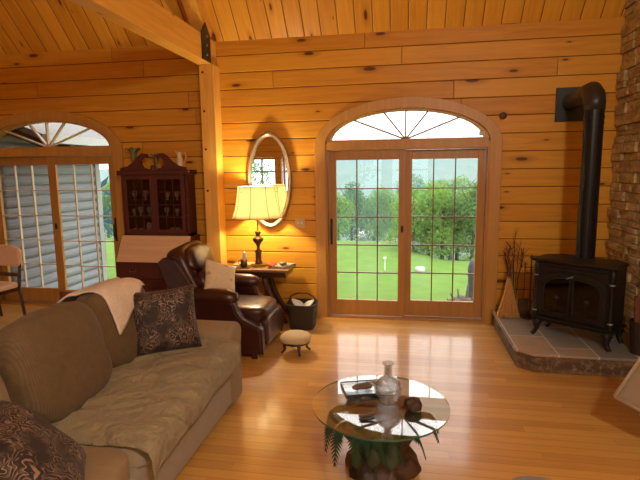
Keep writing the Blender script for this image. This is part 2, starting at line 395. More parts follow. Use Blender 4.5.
def door_unit(n, cx, flip, mm):
    t = empty('door_%d' % n, (cx, WY, 0)); struct(t); t.scale.x = KX[cx]
    s = -1 if flip else 1
    bm = bmesh.new(); arch_ring(bm, 0, 2.14, 0.945, 0.39, 1.075, 0.535, -0.035, 0.0, 0.0, 2.12); link('casing', bm, m_trim, t, bevel=0.004)
    bm = bmesh.new(); box(bm, -0.949, -0.925, -0.02, 0.2, 0, 2.14); box(bm, 0.925, 0.949, -0.02, 0.2, 0, 2.14); box(bm, -0.925, 0.925, -0.02, 0.2, 0, 0.022); link('jamb', bm, m_door, t)
    link('header', B(-0.925, 0.925, -0.03, 0.19, 2.065, 2.165), m_trim, t, bevel=0.004)
    for k, (x0, x1, y) in enumerate(((-0.92, 0.012, 0.03), (-0.012, 0.92, 0.09))):
        # active panel nearer the room
        x0, x1 = (x0, x1) if s > 0 else (-x1, -x0)
        p = empty('door_panel', (0, 0, 0)); p.parent = t
        y1 = y + 0.045; gx0, gx1 = x0 + 0.095, x1 - 0.085
        fr = bmesh.new(); box(fr, x0, gx0, y, y1, 0.03, 2.06); box(fr, gx1, x1, y, y1, 0.03, 2.06); box(fr, gx0, gx1, y, y1, 0.03, 0.225); box(fr, gx0, gx1, y, y1, 1.95, 2.06)
        link('panel_frame', fr, m_door, p, bevel=0.004)
        mu = bmesh.new(); zz0, zz1 = 0.225, 1.95
        for i in (1, 2): xx = gx0 + (gx1 - gx0) * i / 3; box(mu, xx - 0.0065, xx + 0.0065, y + 0.006, y + 0.038, zz0, zz1)
        for i in range(1, 5): zz = zz0 + (zz1 - zz0) * i / 5; box(mu, gx0, gx1, y + 0.008, y + 0.036, zz - 0.0065, zz + 0.0065)
        link('muntin_grid', mu, mm, p)
        link('pane', B(gx0, gx1, y + 0.02, y + 0.024, zz0, zz1), m_glass, p)
        if k == 0:
            xh = x0 + 0.035 if s > 0 else x1 - 0.035
            h = bmesh.new(); box(h, xh - 0.014, xh + 0.014, y - 0.012, y, 0.92, 1.24)
            tube(h, [(xh, y - 0.005, 0.96), (xh, y - 0.05, 0.99), (xh, y - 0.055, 1.07), (xh, y - 0.05, 1.14), (xh, y - 0.005, 1.17)], 0.009, 8)
            link('handle', h, m_black, p, bevel=0.003)
            xl = x1 - 0.04 if s > 0 else x0 + 0.04
            link('latch', soft(0.03, 0.02, 0.085, 3, 4, M=Matrix.Translation((xl, y - 0.008, 1.12))), m_black, p)
    # arched transom
    w = empty('window_%d' % n, (cx, WY, 0)); struct(w); w.scale.x = KX[cx]
    bm = bmesh.new(); arch_ring(bm, 0, 2.165, 0.885, 0.345, 0.948, 0.38, 0.0, 0.12, 2.165, 2.165); box(bm, -0.885, 0.885, 0.0, 0.12, 2.165, 2.185)
    link('window_frame', bm, m_trim, w)
    pl = [(-0.9, 2.17)] + ell(0, 2.17, 0.9, 0.355, 30)[::-1]; g = bmesh.new(); prism(g, ell(0, 2.17, 0.9, 0.355, 30), 0.05, 0.054); link('pane', g, m_glass, w)
    mu = bmesh.new()
    for a in (22, 52, 90, 128, 158):
        a = rad(a); aa = math.atan2(sin(a) * 0.89, cos(a) * 0.345) if False else a
        r = 1 / math.sqrt((cos(a) / 0.89) ** 2 + (sin(a) / 0.35) ** 2)
        pA, pB = Vector((0, 0, 2.18)), Vector((cos(a) * r, 0, 2.17 + sin(a) * r)); d = (pB - pA).normalized(); q = Vector((-d.z, 0, d.x)) * 0.008
        vs = []
        for yy in (0.03, 0.075):
            for v in (pA - q, pB - q, pB + q, pA + q): vs.append(mu.verts.new((v.x, yy, v.z)))
        for f in ((0, 1, 2, 3), (7, 6, 5, 4), (0, 4, 5, 1), (1, 5, 6, 2), (2, 6, 7, 3), (3, 7, 4, 0)): mu.faces.new([vs[i] for i in f])
    prism(mu, ell(0, 2.18, 0.05, 0.035, 10), 0.02, 0.08)
    link('spokes', mu, mm, w)
    return t
door_unit(1, CX1, False, m_munt)
door_unit(2, CX2, True, m_munt_lit)
# rear windows' frames and panes
for i, h in enumerate(rw):
    (a, z0), (b, _), (_, z1), _ = h
    w = empty('window_%d' % (i + 3), (0, YB, 0)); struct(w)
    f = bmesh.new(); box(f, a, a + 0.06, 0, 0.15, z0, z1); box(f, b - 0.06, b, 0, 0.15, z0, z1); box(f, a, b, 0, 0.15, z0, z0 + 0.06); box(f, a, b, 0, 0.15, z1 - 0.06, z1)
    box(f, (a + b) / 2 - 0.02, (a + b) / 2 + 0.02, 0.03, 0.1, z0, z1); box(f, a, b, 0.03, 0.1, 1.8, 1.84)
    f2 = link('window_frame', f, m_door, w); g = link('pane', B(a, b, 0.06, 0.065, z0, z1), m_glass, w)
    for q in (f2, g): q.location.y = -0.18

# ------------------------------------------------------------------ outside
def ground_mat(name, a, b, sc=3.0):
    t = NT(name); o = t.obj(); n1 = t.noise(o, sc, 4.0); n2 = t.noise(o, 60.0, 3.0)
    c = t.mix(t.math('MULTIPLY', t.math('ADD', n1, n2), 0.5), a, b); return t.principled(c, 0.95, Normal=t.bump(n2, 0.5, 0.03))
m_lawn = ground_mat('lawn_grass', (0.030, 0.095, 0.008), (0.22, 0.37, 0.045))
m_field = ground_mat('valley_grass', (0.03, 0.10, 0.015), (0.10, 0.22, 0.03), 0.2)
m_gravel = ground_mat('gravel', (0.10, 0.09, 0.08), (0.34, 0.30, 0.26), 25.0)
def terrain(name, x0, x1, y0, y1, nx, ny, f, mat):
    bm = bmesh.new(); g = [[bm.verts.new((x0 + (x1 - x0) * i / nx, y0 + (y1 - y0) * j / ny, f(x0 + (x1 - x0) * i / nx, y0 + (y1 - y0) * j / ny))) for j in range(ny + 1)] for i in range(nx + 1)]
    for i in range(nx):
        for j in range(ny): bm.faces.new((g[i][j], g[i + 1][j], g[i + 1][j + 1], g[i][j + 1]))
    return link(name, bm, mat, smooth=True)
def gz(x, y):
    yl = 14.2 - max(0, min(3.4, (x - 0.1) * 6.0)) if x > 0 else 14.2
    if y < yl: return -0.28 - 0.008 * max(0, y - 6)
    return -0.346 - 0.16 * (y - yl) * min(1, (y - yl) / 4)
o = terrain('lawn', -30, 30, 6.13, 15.5, 120, 24, gz, m_lawn); struct(o)
o = terrain('valley_ground', -160, 160, 15.4, 90, 320, 60, lambda x, y: max(gz(x, y), -9 - 0.02 * (y - 60)), m_field); struct(o)
o = link('gravel_strip', B(-3.3, 3, 6.14, 7.75, -0.3, -0.262), m_gravel); struct(o)
o = terrain('rear_lawn', -30, 20, -40, -3.5, 10, 10, lambda x, y: -0.3, m_lawn); struct(o)
def hill(name, y0, y1, peak, colA, colB, seed, shape):
    t = NT(name); oo = t.obj(); n1 = t.noise(oo, 0.25, 5.0, 0.7); c = t.mix(t.smooth(n1, 0.35, 0.65), colA, colB); m = t.principled(c, 1.0, Normal=t.bump(n1, 1.0, 2.0))
    def f(x, y):
        k = (y - y0) / (y1 - y0); z = -12 + (peak + 12) * math.sin(min(1, k) * PI / 2)
        return z * 1.0 + shape(x) * k + 2.6 * noise.noise(Vector((x * 0.12 + seed, y * 0.05, 0))) * k + 0.9 * noise.noise(Vector((x * 0.6, y * 0.3, seed))) * k
    return struct(terrain(name, -260, 260, y0, y1, 260, 14, f, m))
hill('wooded_hill', 96, 150, 3.2, (0.035, 0.085, 0.03), (0.09, 0.16, 0.05), 1.0, lambda x: 0.03 * x)
hill('misty_mountain', 152, 240, 6.5, (0.03, 0.07, 0.05), (0.06, 0.11, 0.07), 9.0, lambda x: 5 * sin(x * 0.02 + 0.7))

def crown_mesh(seed, w, h, n=2600, leaf=0.075):
    random.seed(seed); bm = bmesh.new(); blobs = []
    for _ in range(11):
        a = random.uniform(0, 2 * PI); r = random.uniform(0.1, 0.62) * w / 2; zz = random.uniform(0.2, 0.92) * h
        blobs.append((Vector((r * cos(a), r * sin(a), zz)), random.uniform(0.2, 0.34) * w * (1.15 - 0.55 * zz / h)))
    for _ in range(n):
        c, r = random.choice(blobs); d = Vector((random.gauss(0, 1), random.gauss(0, 1), random.gauss(0, 1))).normalized()
        p = c + d * r * random.uniform(0.55, 1.05); 
        n_ = Vector((random.gauss(0, 1), random.gauss(0, 1), random.gauss(0, 1))).normalized(); u = n_.orthogonal().normalized(); v = n_.cross(u); s = leaf * random.uniform(0.6, 1.5)
        bm.faces.new([bm.verts.new(p + u * s), bm.verts.new(p + v * s * 0.6), bm.verts.new(p - u * s), bm.verts.new(p - v * s * 0.6)])
    me = bpy.data.meshes.new('crown'); bm.to_mesh(me); bm.free(); return me
def leafmat(name, a, b):
    t = NT(name); n_ = t.noise(t.obj(), 2.5, 2.0); w = t.n('TexWhiteNoise', {'Vector': t.n('NewGeometry').outputs['Position']}).outputs[0]
    c = t.mix(n_, a, b); t.principled(c, 0.8)
    bs = t.t.nodes['Principled BSDF']; tl = t.n('BsdfTranslucent', {'Color': c}); mx = t.n('MixShader', {0: 0.4, 1: bs.outputs[0], 2: tl.outputs[0]}); t.t.links.new(mx.outputs[0], t.out.inputs[0]); return t.m
m_leaf = leafmat('spring_leaves', (0.15, 0.30, 0.05), (0.34, 0.52, 0.12)); m_leaf2 = leafmat('deep_leaves', (0.08, 0.19, 0.05), (0.20, 0.34, 0.10))
m_bark = plain('grey_bark', (0.10, 0.075, 0.05), 0.9, 0.4, 8, 0.5)
crowns = [crown_mesh(s, 4.2, 4.6, 4200, 0.085) for s in (1, 2, 3)]
for k, me in enumerate(crowns): me.materials.append(m_leaf if k < 2 else m_leaf2)
tr = bmesh.new(); tube(tr, [(0, 0, -0.6), (0.05, 0, 1.2), (0.0, 0.05, 2.6), (0.1, 0, 4.2)], [0.13, 0.10, 0.07, 0.03], 7)
for a in range(6): 
    an = a * 1.1; zz = 1.0 + a * 0.45; tube(tr, [(0, 0, zz), (0.7 * cos(an), 0.7 * sin(an), zz + 0.6), (1.3 * cos(an), 1.3 * sin(an), zz + 1.4)], [0.05, 0.035, 0.012], 5)
trm = bpy.data.meshes.new('trunk'); bmesh.ops.recalc_face_normals(tr, faces=tr.faces); tr.to_mesh(trm); tr.free(); trm.materials.append(m_bark)
TREES = [(338, 17.5, 188, 0), (352, 22, 182, 2), (374, 27, 190, 2), (391, 24, 184, 0), (404, 30, 180, 2),
         (414, 13.2, 186, 1), (428, 14.0, 181, 0), (442, 13.4, 179, 0), (456, 14.2, 180, 1), (470, 13.2, 183, 2), (483, 14.5, 178, 1), (421, 20, 176, 2), (449, 21, 174, 0), (475, 20, 175, 2), (96, 15.6, 176, 1), (108, 16.5, 174, 0), (116, 15.8, 182, 2)]
where = ['leftmost in the left centre door panel', 'second from the left edge of the centre doors', 'low behind the blue-grey building', 'left of the meeting stile in the centre doors', 'behind the meeting stile of the centre doors',
         'first in the row, leftmost of the right door panel', 'second in the row of the right door panel', 'third in the row, middle of the right door panel', 'fourth in the row of the right door panel', 'fifth in the row above the driftwood stump', 'last in the row at the right door jamb',
         'standing back at left of the right door panel', 'standing back in the middle of the right door panel', 'standing back at the right of the right door panel', 'beside the corner board of the log wing', 'seen behind the spinner in the left doors', 'half hidden by the left door jamb']
random.seed(11)
for k, (px_, y, ptop, c) in enumerate(TREES):
    xr = (px_ - 406) * 0.00203 if px_ > 200 else -0.68 + (px_ - 100) * 0.002
    x = xr * y; zb = max(gz(x, y), -9) if px_ > 200 else -0.6
    ztop = 1.83 + (171 - ptop) / 485 * y; sc_ = (ztop - zb) / 5.0
    t = empty('tree', (x, y, zb), random.uniform(0, 6)); t.scale = (sc_, sc_, sc_)
    a = bpy.data.objects.new('crown', crowns[c]); b = bpy.data.objects.new('trunk', trm)
    for q in (a, b): C.objects.link(q); q.parent = t
    a.location.z = 0.1
    tag(t, ('light green hazy tree ' if c < 2 else 'dull green hazy tree ') + where[k], 'tree', 'trees beyond the lawn')
# a few trees behind the house for the mirror
for k, (x, y, s, c) in enumerate(((-9.5, -15, 1.0, 0), (-4.5, -12, 0.85, 1), (-14.5, -12, 0.9, 2), (-3.5, -19, 1.0, 0))):
    t = empty('tree', (x, y, -0.4), k); t.scale = (s, s, s)
    a = bpy.data.objects.new('crown', crowns[c]); b = bpy.data.objects.new('trunk', trm)
    for q in (a, b): C.objects.link(q); q.parent = t
    a.location.z = 0.6
    tag(t, 'green tree outside the rear windows, reflected in the oval mirror', 'tree', 'trees in the mirror')
# small far building
t = empty('shed', (-3.12, 40, -4.35)); t.scale = (0.43, 0.43, 0.46); tag(t, 'small blue-grey building far beyond the lawn in the left door panel', 'building')
m_blue = plain('blue_siding', (0.20, 0.30, 0.42), 0.7)
link('wall', B(-1.8, 1.8, -1.5, 1.5, 0, 1.6), m_blue, t); bm = bmesh.new(); prism(bm, [(-2.1, 1.55), (2.1, 1.55), (1.6, 2.4), (-1.6, 2.4)], -1.7, 1.7); link('roof', bm, plain('pale_roof', (0.62, 0.66, 0.70), 0.5), t)
link('window', B(-1.2, -0.4, -1.53, -1.49, 0.6, 1.2), m_black, t)
# lawn things
o = link('rock', soft(0.2, 0.15, 0.13, 2.6, 5, 0.02, 8, M=Matrix.Translation((0.30, 10.4, -0.27))), plain('pale_rock', (0.6, 0.6, 0.58), 0.8, 0.2)); tag(o, 'small pale rock on the lawn seen in the right door panel', 'rock')
bm = bmesh.new(); tube(bm, [(-0.44, 10.4, -0.33), (-0.44, 10.4, -0.05)], 0.012, 8); box(bm, -0.47, -0.41, 10.37, 10.43, -0.06, -0.02); o = link('garden_stake', bm, m_paper); tag(o, 'thin white stake standing on the lawn in left door panel', 'stake')
def wobble(pts, r, mat, name, parent=None, n=8):
    bm = bmesh.new(); tube(bm, pts, r, n); return link(name, bm, mat, parent, smooth=True)
m_drift = plain('weathered_driftwood', (0.13, 0.10, 0.08), 0.85, 0.5, 14, 0.6)
t = empty('driftwood_stump', (0.86, 7.35, -0.262)); tag(t, 'dark weathered driftwood stump on gravel outside the right door panel', 'driftwood')
link('stump', soft(0.36, 0.26, 0.22, 2.4, 7, 0.06, 9, M=Matrix.Translation((0, 0, 0.1))), m_drift, t, smooth=True)
for a, b, c, d in ((-0.2, 0.0, 0.26, 0.25), (0.05, 0, 0.3, 0.4), (-0.24, 0.05, 0.1, 0.16), (0.16, 0, 0.24, 0.3), (-0.1, -0.05, 0.2, 0.34)):
    wobble([(a * 0.2, b, 0.1), (a * 0.7, b, c * 0.6), (a, b, d)], [0.04, 0.025, 0.008], m_drift, 'branch', t)
t = empty('standing_stone', (1.10, 7.95, -0.3)); bm = soft(0.17, 0.2, 0.72, 3, 7, 0.03, 6, M=Matrix.Translation((0, 0, 0.34)))
C.objects.unlink(t); bpy.data.objects.remove(t)
o = link('standing_stone', bm, plain('dark_stone', (0.075, 0.085, 0.09), 0.7, 0.4, 12, 0.4), smooth=True); o.location = (1.06, 7.95, -0.3); tag(o, 'tall dark rounded stone standing behind the driftwood stump', 'stone')

# log wing outside the left doors
m_log = NT('grey_logs'); _o = m_log.obj(); _n = m_log.noise(_o, 3.0, 5.0, 0.65); _x, _y, _z = m_log.xyz(_o)
_n2 = m_log.noise(m_log.comb(_x, m_log.math('MULTIPLY', _y, 0.3), m_log.math('MULTIPLY', _z, 9.0)), 6.0, 3.0)
m_log = m_log.principled(m_log.mix(_n2, (0.13, 0.14, 0.155), (0.36, 0.375, 0.41)), 0.85, Normal=m_log.bump(_n2, 0.3, 0.01))
w = empty('log_wing', (-5.72, 6.14, -0.4)); tag(w, 'round grey log wall of the neighbouring wing outside the left doors', 'building')
lg = bmesh.new()
for k in range(19):
    tube(lg, [(0 , 0, 0.08 + k * 0.158), (0, 2.08, 0.08 + k * 0.158)], 0.088, 14)
link('log_wall', lg, m_log, w, smooth=True)
link('corner_board', B(-0.1, 0.1, 2.08, 2.2, 0, 3.05), plain('pale_corner_board', (0.36, 0.35, 0.34), 0.7), w)
wn = bmesh.new(); box(wn, 0.06, 0.12, 0.0, 0.1, 0, 0.1); wn.free()
rf = bmesh.new()
prism(rf, [(-3.0, 4.1), (-3.0, 4.2), (0.75, 2.78), (0.75, 2.70)], -0.0, 2.55, 'XZ'); link('roof_soffit', rf, plain('grey_soffit', (0.20, 0.18, 0.17), 0.8), w)
rl = bmesh.new()
for yy in (0.1, 0.6, 1.1, 1.6, 2.1): prism(rl, [(-2.9, 3.95), (-2.9, 4.08), (0.68, 2.69), (0.68, 2.58)], yy, yy + 0.07, 'XZ')
link('rafter_tails', rl, plain('dark_rafter', (0.075, 0.06, 0.05), 0.8), w)
link('gutter', B(0.75, 0.84, 0.0, 2.6, 2.66, 2.78), plain('pale_gutter', (0.5, 0.52, 0.52), 0.5), w)
# garden spinner
t = empty('garden_spinner', (-7.42, 11.0, -0.3)); tag(t, 'garden wind spinner with dark blue blades outside the left doors', 'garden ornament')
wobble([(0, 0, 0), (0, 0, 2.0)], 0.015, m_grey, 'pole', t)
m_bl = plain('blue_blade', (0.05, 0.12, 0.19), 0.4, 0.2)
for zc, kk, rr in ((1.75, 5, 0.42), (0.95, 7, 0.45)):
    for k in range(kk):
        a = 2 * PI * k / kk + zc; bm = bmesh.new(); pts = [(0.0, 0), (rr * 0.45, rr * 0.17), (rr, 0.03), (rr * 0.5, -rr * 0.12)]
        prism(bm, pts, -0.004, 0.004, 'XZ', M=Matrix.Translation((0, -0.05, zc)) @ Matrix.Rotation(a, 4, 'Y') @ Matrix.Rotation(0.35, 4, 'X')); link('blade', bm, m_bl, t)

# haze over the valley
hz = NT('valley_haze'); vs = hz.n('VolumeScatter', {'Color': (0.085, 0.18, 0.235), 'Density': 0.055, 'Anisotropy': 0.0}); hz.t.links.new(vs.outputs[0], hz.out.inputs[1])
o = link('valley_haze', B(-300, 300, 11.5, 95, -30, 40), hz.m); tag(o, 'pale blue mist hanging in the valley beyond the lawn', 'mist', kind='stuff')

# ------------------------------------------------------------------ hearth and stove
m_hside = ledge('hearth_side_stone', (0.20, 0.11, 0.05), (0.10, 0.06, 0.03), (0.30, 0.22, 0.14))
def slate():
    t = NT('slate_tiles'); x, y, z = t.xyz(t.obj()); a = rad(0)
    u = t.math('ADD', t.math('MULTIPLY', x, cos(a)), t.math('MULTIPLY', y, -sin(a))); v = t.math('ADD', t.math('MULTIPLY', x, sin(a)), t.math('MULTIPLY', y, cos(a)))
    br = t.n('TexBrick', {'Vector': t.comb(v, t.math('SUBTRACT', u, 0.03), 0), 'Color1': (0.17, 0.21, 0.22), 'Color2': (0.42, 0.30, 0.20), 'Mortar': (0.42, 0.38, 0.32), 'Scale': 1.0, 'Mortar Size': 0.007, 'Brick Width': 0.62, 'Row Height': 0.33, 'Bias': 0.0}, offset=0.5)
    n_ = t.noise(t.obj(), 6.0, 5.0, 0.65)
    c = t.mix(t.smooth(n_, 0.45, 0.75), br.outputs[0], (0.28, 0.27, 0.23)); c = t.mix(br.outputs[1], c, (0.62, 0.56, 0.47))
    return t.principled(c, 0.42, Normal=t.bump(n_, 0.5, 0.01))
h = empty('hearth', (0, 0, 0)); tag(h, 'raised stone hearth with slate tile top under the black stove', 'hearth')
HP = [(1.02, 4.60), (1.15, 4.48), (2.18, 4.47), (2.18, 5.89), (1.02, 5.89)]
bm = bmesh.new(); prism(bm, HP, 0.001, 0.155, 'XY'); link('stone_base', bm, m_hside, h, bevel=0.006)
HP2 = [(1.0, 4.585), (1.135, 4.46), (2.185, 4.45), (2.185, 5.9), (1.0, 5.9)]
bm = bmesh.new(); prism(bm, HP2, 0.156, 0.18, 'XY'); link('slate_top', bm, slate(), h, bevel=0.004)

SW, SD = 0.70, 0.40
ang = math.atan2(4.60 - 5.04, 1.80 - 1.25)
st = empty('wood_stove', (1.54, 4.83, 0.18), ang); tag(st, 'black cast iron stove with arched glass doors on slate hearth', 'stove')
# local: x along front, y = depth away from viewer (front at y=0)
W2 = SW / 2
bm = bmesh.new(); box(bm, -W2 + 0.02, W2 - 0.02, 0.02, SD, 0.17, 0.74); link('body', bm, m_iron, st, bevel=0.01)
bm = bmesh.new(); prism(bm, [(-W2 - 0.03, -0.03), (W2 + 0.03, -0.03), (W2 + 0.03, SD * 0.72), (W2 - 0.09, SD + 0.02), (-W2 + 0.09, SD + 0.02), (-W2 - 0.03, SD * 0.72)], 0.745, 0.775, 'XY'); link('top_plate', bm, m_iron, st, bevel=0.012, bseg=3)
bm = bmesh.new(); box(bm, -W2, W2, 0.0, 0.03, 0.70, 0.745); link('top_rail', bm, m_iron, st, bevel=0.01)
# arched front surround
bm = bmesh.new()
def ringxz(bm, inner, outer, y0, y1):
    n = len(inner); R_ = [[bm.verts.new((a, y, b)) for a, b in p] for p in (inner, outer) for y in (y0, y1)]
    i0, i1, o0, o1 = R_
    for k in range(n):
        j = (k + 1) % n
        for q in ((i0[k], i0[j], o0[j], o0[k]), (i1[k], o1[k], o1[j], i1[j]), (o0[k], o0[j], o1[j], o1[k]), (i0[k], i1[k], i1[j], i0[j])): bm.faces.new(q)
def archpts(hw, z0, zs, rise, n=18): return [(hw, z0)] + [(hw * cos(PI * i / n), zs + rise * sin(PI * i / n)) for i in range(n + 1)] + [(-hw, z0)]
ringxz(bm, archpts(0.27, 0.25, 0.52, 0.115), archpts(0.305, 0.22, 0.54, 0.135), -0.025, 0.02); link('door_surround', bm, m_iron, st, bevel=0.006)
bm = bmesh.new(); ringxz(bm, archpts(0.305, 0.22, 0.54, 0.135), [(W2 - 0.03, 0.2)] + [((W2 - 0.03), 0.54 + 0.16 * i / 5) if i < 5 else (0, 0) for i in range(0)] + [(max(-1, min(1, 1.25 * cos(PI * i / 18))) * (W2 - 0.03), 0.70) for i in range(19)] + [(-W2 + 0.03, 0.2)], -0.005, 0.02); link('front_plate', bm, m_iron, st)
m_sglass = thin_glass('dark_stove_glass', (0.35, 0.30, 0.27))
for s in (-1, 1):
    d = empty('stove_door', (0, 0, 0)); d.parent = st
    n = 10; half = archpts(0.268, 0.252, 0.52, 0.113, 20)[1:12]
    outer = [(s * 0.008, 0.252)] + [(s * 0.268, 0.252)] + [(s * a, b) for a, b in half]
    cx = s * 0.138; inner = [(cx + (a - cx) * 0.84, 0.415 + (b - 0.415) * 0.88) for a, b in outer]
    bm = bmesh.new(); ringxz(bm, inner, outer, -0.02, 0.0); link('door_frame', bm, m_iron, d, bevel=0.003)
    bm = bmesh.new(); prism(bm, inner, -0.008, -0.004, 'XZ'); link('door_glass', bm, m_sglass, d)
    bm = bmesh.new()
    for zz in (0.33, ): tube(bm, [(s * 0.03, -0.002, zz), (s * 0.25, -0.002, zz)], 0.005, 6)
    tube(bm, [(cx, -0.002, 0.28), (cx, -0.002, 0.38)], 0.008, 6); lathe(bm, [(0.0, 0.375), (0.02, 0.385), (0.026, 0.41), (0.016, 0.43), (0, 0.435)], cx, -0.002, 10); link('andiron', bm, m_iron, d)
bm = bmesh.new(); tube(bm, [(-0.035, -0.045, 0.615), (0.025, -0.045, 0.645)], 0.007, 8); tube(bm, [(0.0, -0.02, 0.62), (0.0, -0.045, 0.635)], 0.006, 6); link('door_handle', bm, m_grey, st)
bm = bmesh.new(); box(bm, -W2 + 0.01, W2 - 0.01, -0.05, 0.04, 0.185, 0.205); link('ash_lip', bm, m_iron, st, bevel=0.008)
bm = bmesh.new(); box(bm, -W2 - 0.02, W2 + 0.02, -0.02, SD * 0.95, 0.15, 0.175); link('bottom_plate', bm, m_iron, st, bevel=0.01)
for s in (-1, 1):
    bm = bmesh.new(); lathe(bm, [(0.026, 0.175), (0.03, 0.2), (0.022, 0.23), (0.022, 0.62), (0.03, 0.65), (0.03, 0.70), (0.022, 0.745)], s * (W2 - 0.012), 0.01, 12); link('corner_column', bm, m_iron, st, smooth=True)
    for zz in (0.245, 0.60): bm = bmesh.new(); lathe(bm, [(0.024, zz), (0.028, zz + 0.006), (0.024, zz + 0.014)], s * (W2 - 0.012), 0.01, 12); link('column_ring', bm, m_grey, st)
for sx in (-1, 1):
    for yy in (0.02, SD - 0.06):
        bm = bmesh.new(); x = sx * (W2 - 0.05)
        tube(bm, [(x, yy, 0.155), (x + sx * 0.025, yy - 0.01, 0.12), (x + sx * 0.02, yy - 0.01, 0.06), (x + sx * 0.045, yy - 0.02, 0.012), (x + sx * 0.055, yy - 0.025, 0.001)], [0.045, 0.04, 0.022, 0.02, 0.026], 8); link('leg', bm, m_iron, st, smooth=True)
# firewood inside
m_burn = plain('charred_log', (0.10, 0.035, 0.015), 0.9, 0.6, 12, 0.5)
link('fire_back', B(-0.29, 0.29, 0.0185, 0.0195, 0.24, 0.65), m_burn, st)
# pipe and elbow (world coordinates relative to the stove)
inv = (Matrix.Translation((1.54, 4.83, 0.18)) @ Matrix.Rotation(ang, 4, 'Z')).inverted()
px, py = 1.735, 5.12
pb = bmesh.new(); tube(pb, [inv @ Vector(q) for q in ((px, py, 0.955), (px, py, 1.2), (px, py, 2.36))], 0.086, 24); tube(pb, [inv @ Vector(q) for q in ((px, py, 2.28), (px, py, 2.30))], 0.092, 24); tube(pb, [inv @ Vector(q) for q in ((px, py, 2.23), (px, py, 2.245))], 0.090, 24)
link('flue_pipe', pb, m_pipe, st, smooth=False)
pts = [Vector((px, py, 2.36)), Vector((px, py, 2.43)), Vector((px, py + 0.03, 2.50)), Vector((px, py + 0.09, 2.545)), Vector((px + 0.005, py + 0.18, 2.55)), Vector((px + 0.01, WY - 0.02, 2.53))]
pb = bmesh.new(); tube(pb, [inv @ q for q in pts], [0.09, 0.093, 0.094, 0.092, 0.088, 0.088], 24); link('flue_elbow', pb, plain('elbow_metal', (0.028, 0.024, 0.02), 0.4, 0.1, 8), st, smooth=True)
pb = bmesh.new(); lathe(pb, [(0.16, 0.0), (0.16, 0.006), (0.14, 0.015)], 0, 0, 28, M=inv @ Matrix.Translation((px, py, 0.953))); 
pb.free()
o = link('flue_wall_plate', B(1.60, 2.05, WY - 0.03, WY - 0.001, 2.33, 2.69), m_black, bevel=0.003); tag(o, 'square black metal plate where the stove pipe meets the wall', 'plate')

# broom, tools, twigs, firewood basket
m_straw = plain('broom_straw', (0.58, 0.30, 0.085), 0.85, 0.35, 60, 0.6)
t = empty('hearth_broom', (1.15, 5.55, 0.18)); tag(t, 'straw hearth broom with twisted handle leaning left of the fire tools', 'broom')
random.seed(5); bm = bmesh.new()
for k in range(90):
    a = random.uniform(-1, 1); b = random.uniform(-1, 1); tube(bm, [(0.01 * a, 0.16 + 0.01 * b, 0.44), (0.05 * a, 0.1 + 0.03 * b, 0.25), (0.125 * a - 0.02, 0.03 * b, 0.002 + random.uniform(0, 0.02))], [0.005, 0.008, 0.005], 4)
link('bristles', bm, m_straw, t)
wobble([(0, 0.15, 0.40), (0.0, 0.18, 0.47), (0.02, 0.2, 0.56), (-0.01, 0.22, 0.66), (0.02, 0.235, 0.76), (-0.03, 0.25, 0.82)], [0.016, 0.02, 0.013, 0.015, 0.012, 0.009], plain('twisted_root', (0.10, 0.03, 0.015), 0.7, 0.3), 'handle', t)
bm = bmesh.new(); tube(bm, [(0, 0.157, 0.41), (0, 0.165, 0.435)], 0.022, 10); link('binding', bm, m_cherry, t)
t = empty('fire_tool_stand', (1.36, 5.6, 0.18)); tag(t, 'dark iron fireplace tool stand between the broom and stove', 'fire tools')
bm = bmesh.new(); lathe(bm, [(0.10, 0.002), (0.10, 0.015), (0.02, 0.03)], n=20); tube(bm, [(0, 0, 0.02), (0, 0, 0.66)], 0.009, 8); lathe(bm, [(0, 0.65), (0.02, 0.67), (0.02, 0.69), (0, 0.71)], n=10); tube(bm, [(-0.08, 0, 0.57), (0.08, 0, 0.57)], 0.006, 6); link('stand', bm, m_bronze, t)
bm = bmesh.new(); tube(bm, [(-0.07, -0.02, 0.62), (-0.07, -0.02, 0.22)], 0.006, 6); box(bm, -0.13, -0.02, -0.035, -0.015, 0.05, 0.22); link('shovel', bm, m_bronze, t, bevel=0.01)
bm = bmesh.new(); tube(bm, [(0.07, -0.02, 0.63), (0.07, -0.02, 0.08), (0.09, -0.02, 0.06)], 0.006, 6); link('poker', bm, m_bronze, t)
bm = bmesh.new(); tube(bm, [(0.03, -0.05, 0.62), (0.02, -0.05, 0.2)], 0.006, 6); lathe(bm, [(0.012, 0.22), (0.03, 0.17), (0.038, 0.06), (0.03, 0.05)], 0.02, -0.05, 12); link('ash_brush', bm, m_bronze, t)
t = empty('dried_twigs', (1.22, 5.78, 0.18)); tag(t, 'bunch of dried dark twigs standing against the wall behind fire tools', 'twigs')
bm = bmesh.new(); random.seed(9)
for k in range(9):
    x = random.uniform(-0.12, 0.12); z1 = random.uniform(0.72, 1.0)
    tube(bm, [(x * 0.2, 0, 0.001), (x * 0.5, 0.02, 0.4), (x, 0.05, z1 * 0.8), (x + random.uniform(-0.06, 0.06), 0.06, z1)], [0.006, 0.005, 0.004, 0.002], 5)
    for q in range(3): tube(bm, [(x, 0.05, z1 * (0.7 + 0.1 * q)), (x + random.uniform(-0.09, 0.09), 0.04, z1 * (0.8 + 0.1 * q))], [0.003, 0.0015], 4)
link('stems', bm, plain('dry_twig', (0.09, 0.03, 0.015), 0.8), t)
t = empty('log_basket', (2.06, 4.60, 0.18)); tag(t, 'dark basket of logs in the corner right of the stove', 'basket')
bm = bmesh.new(); lathe(bm, [(0.07, 0.002), (0.09, 0.2), (0.095, 0.3), (0.085, 0.3), (0.07, 0.02)], n=20); link('basket_body', bm, plain('dark_wicker', (0.03, 0.016, 0.01), 0.7, 0.5, 50, 0.6), t)
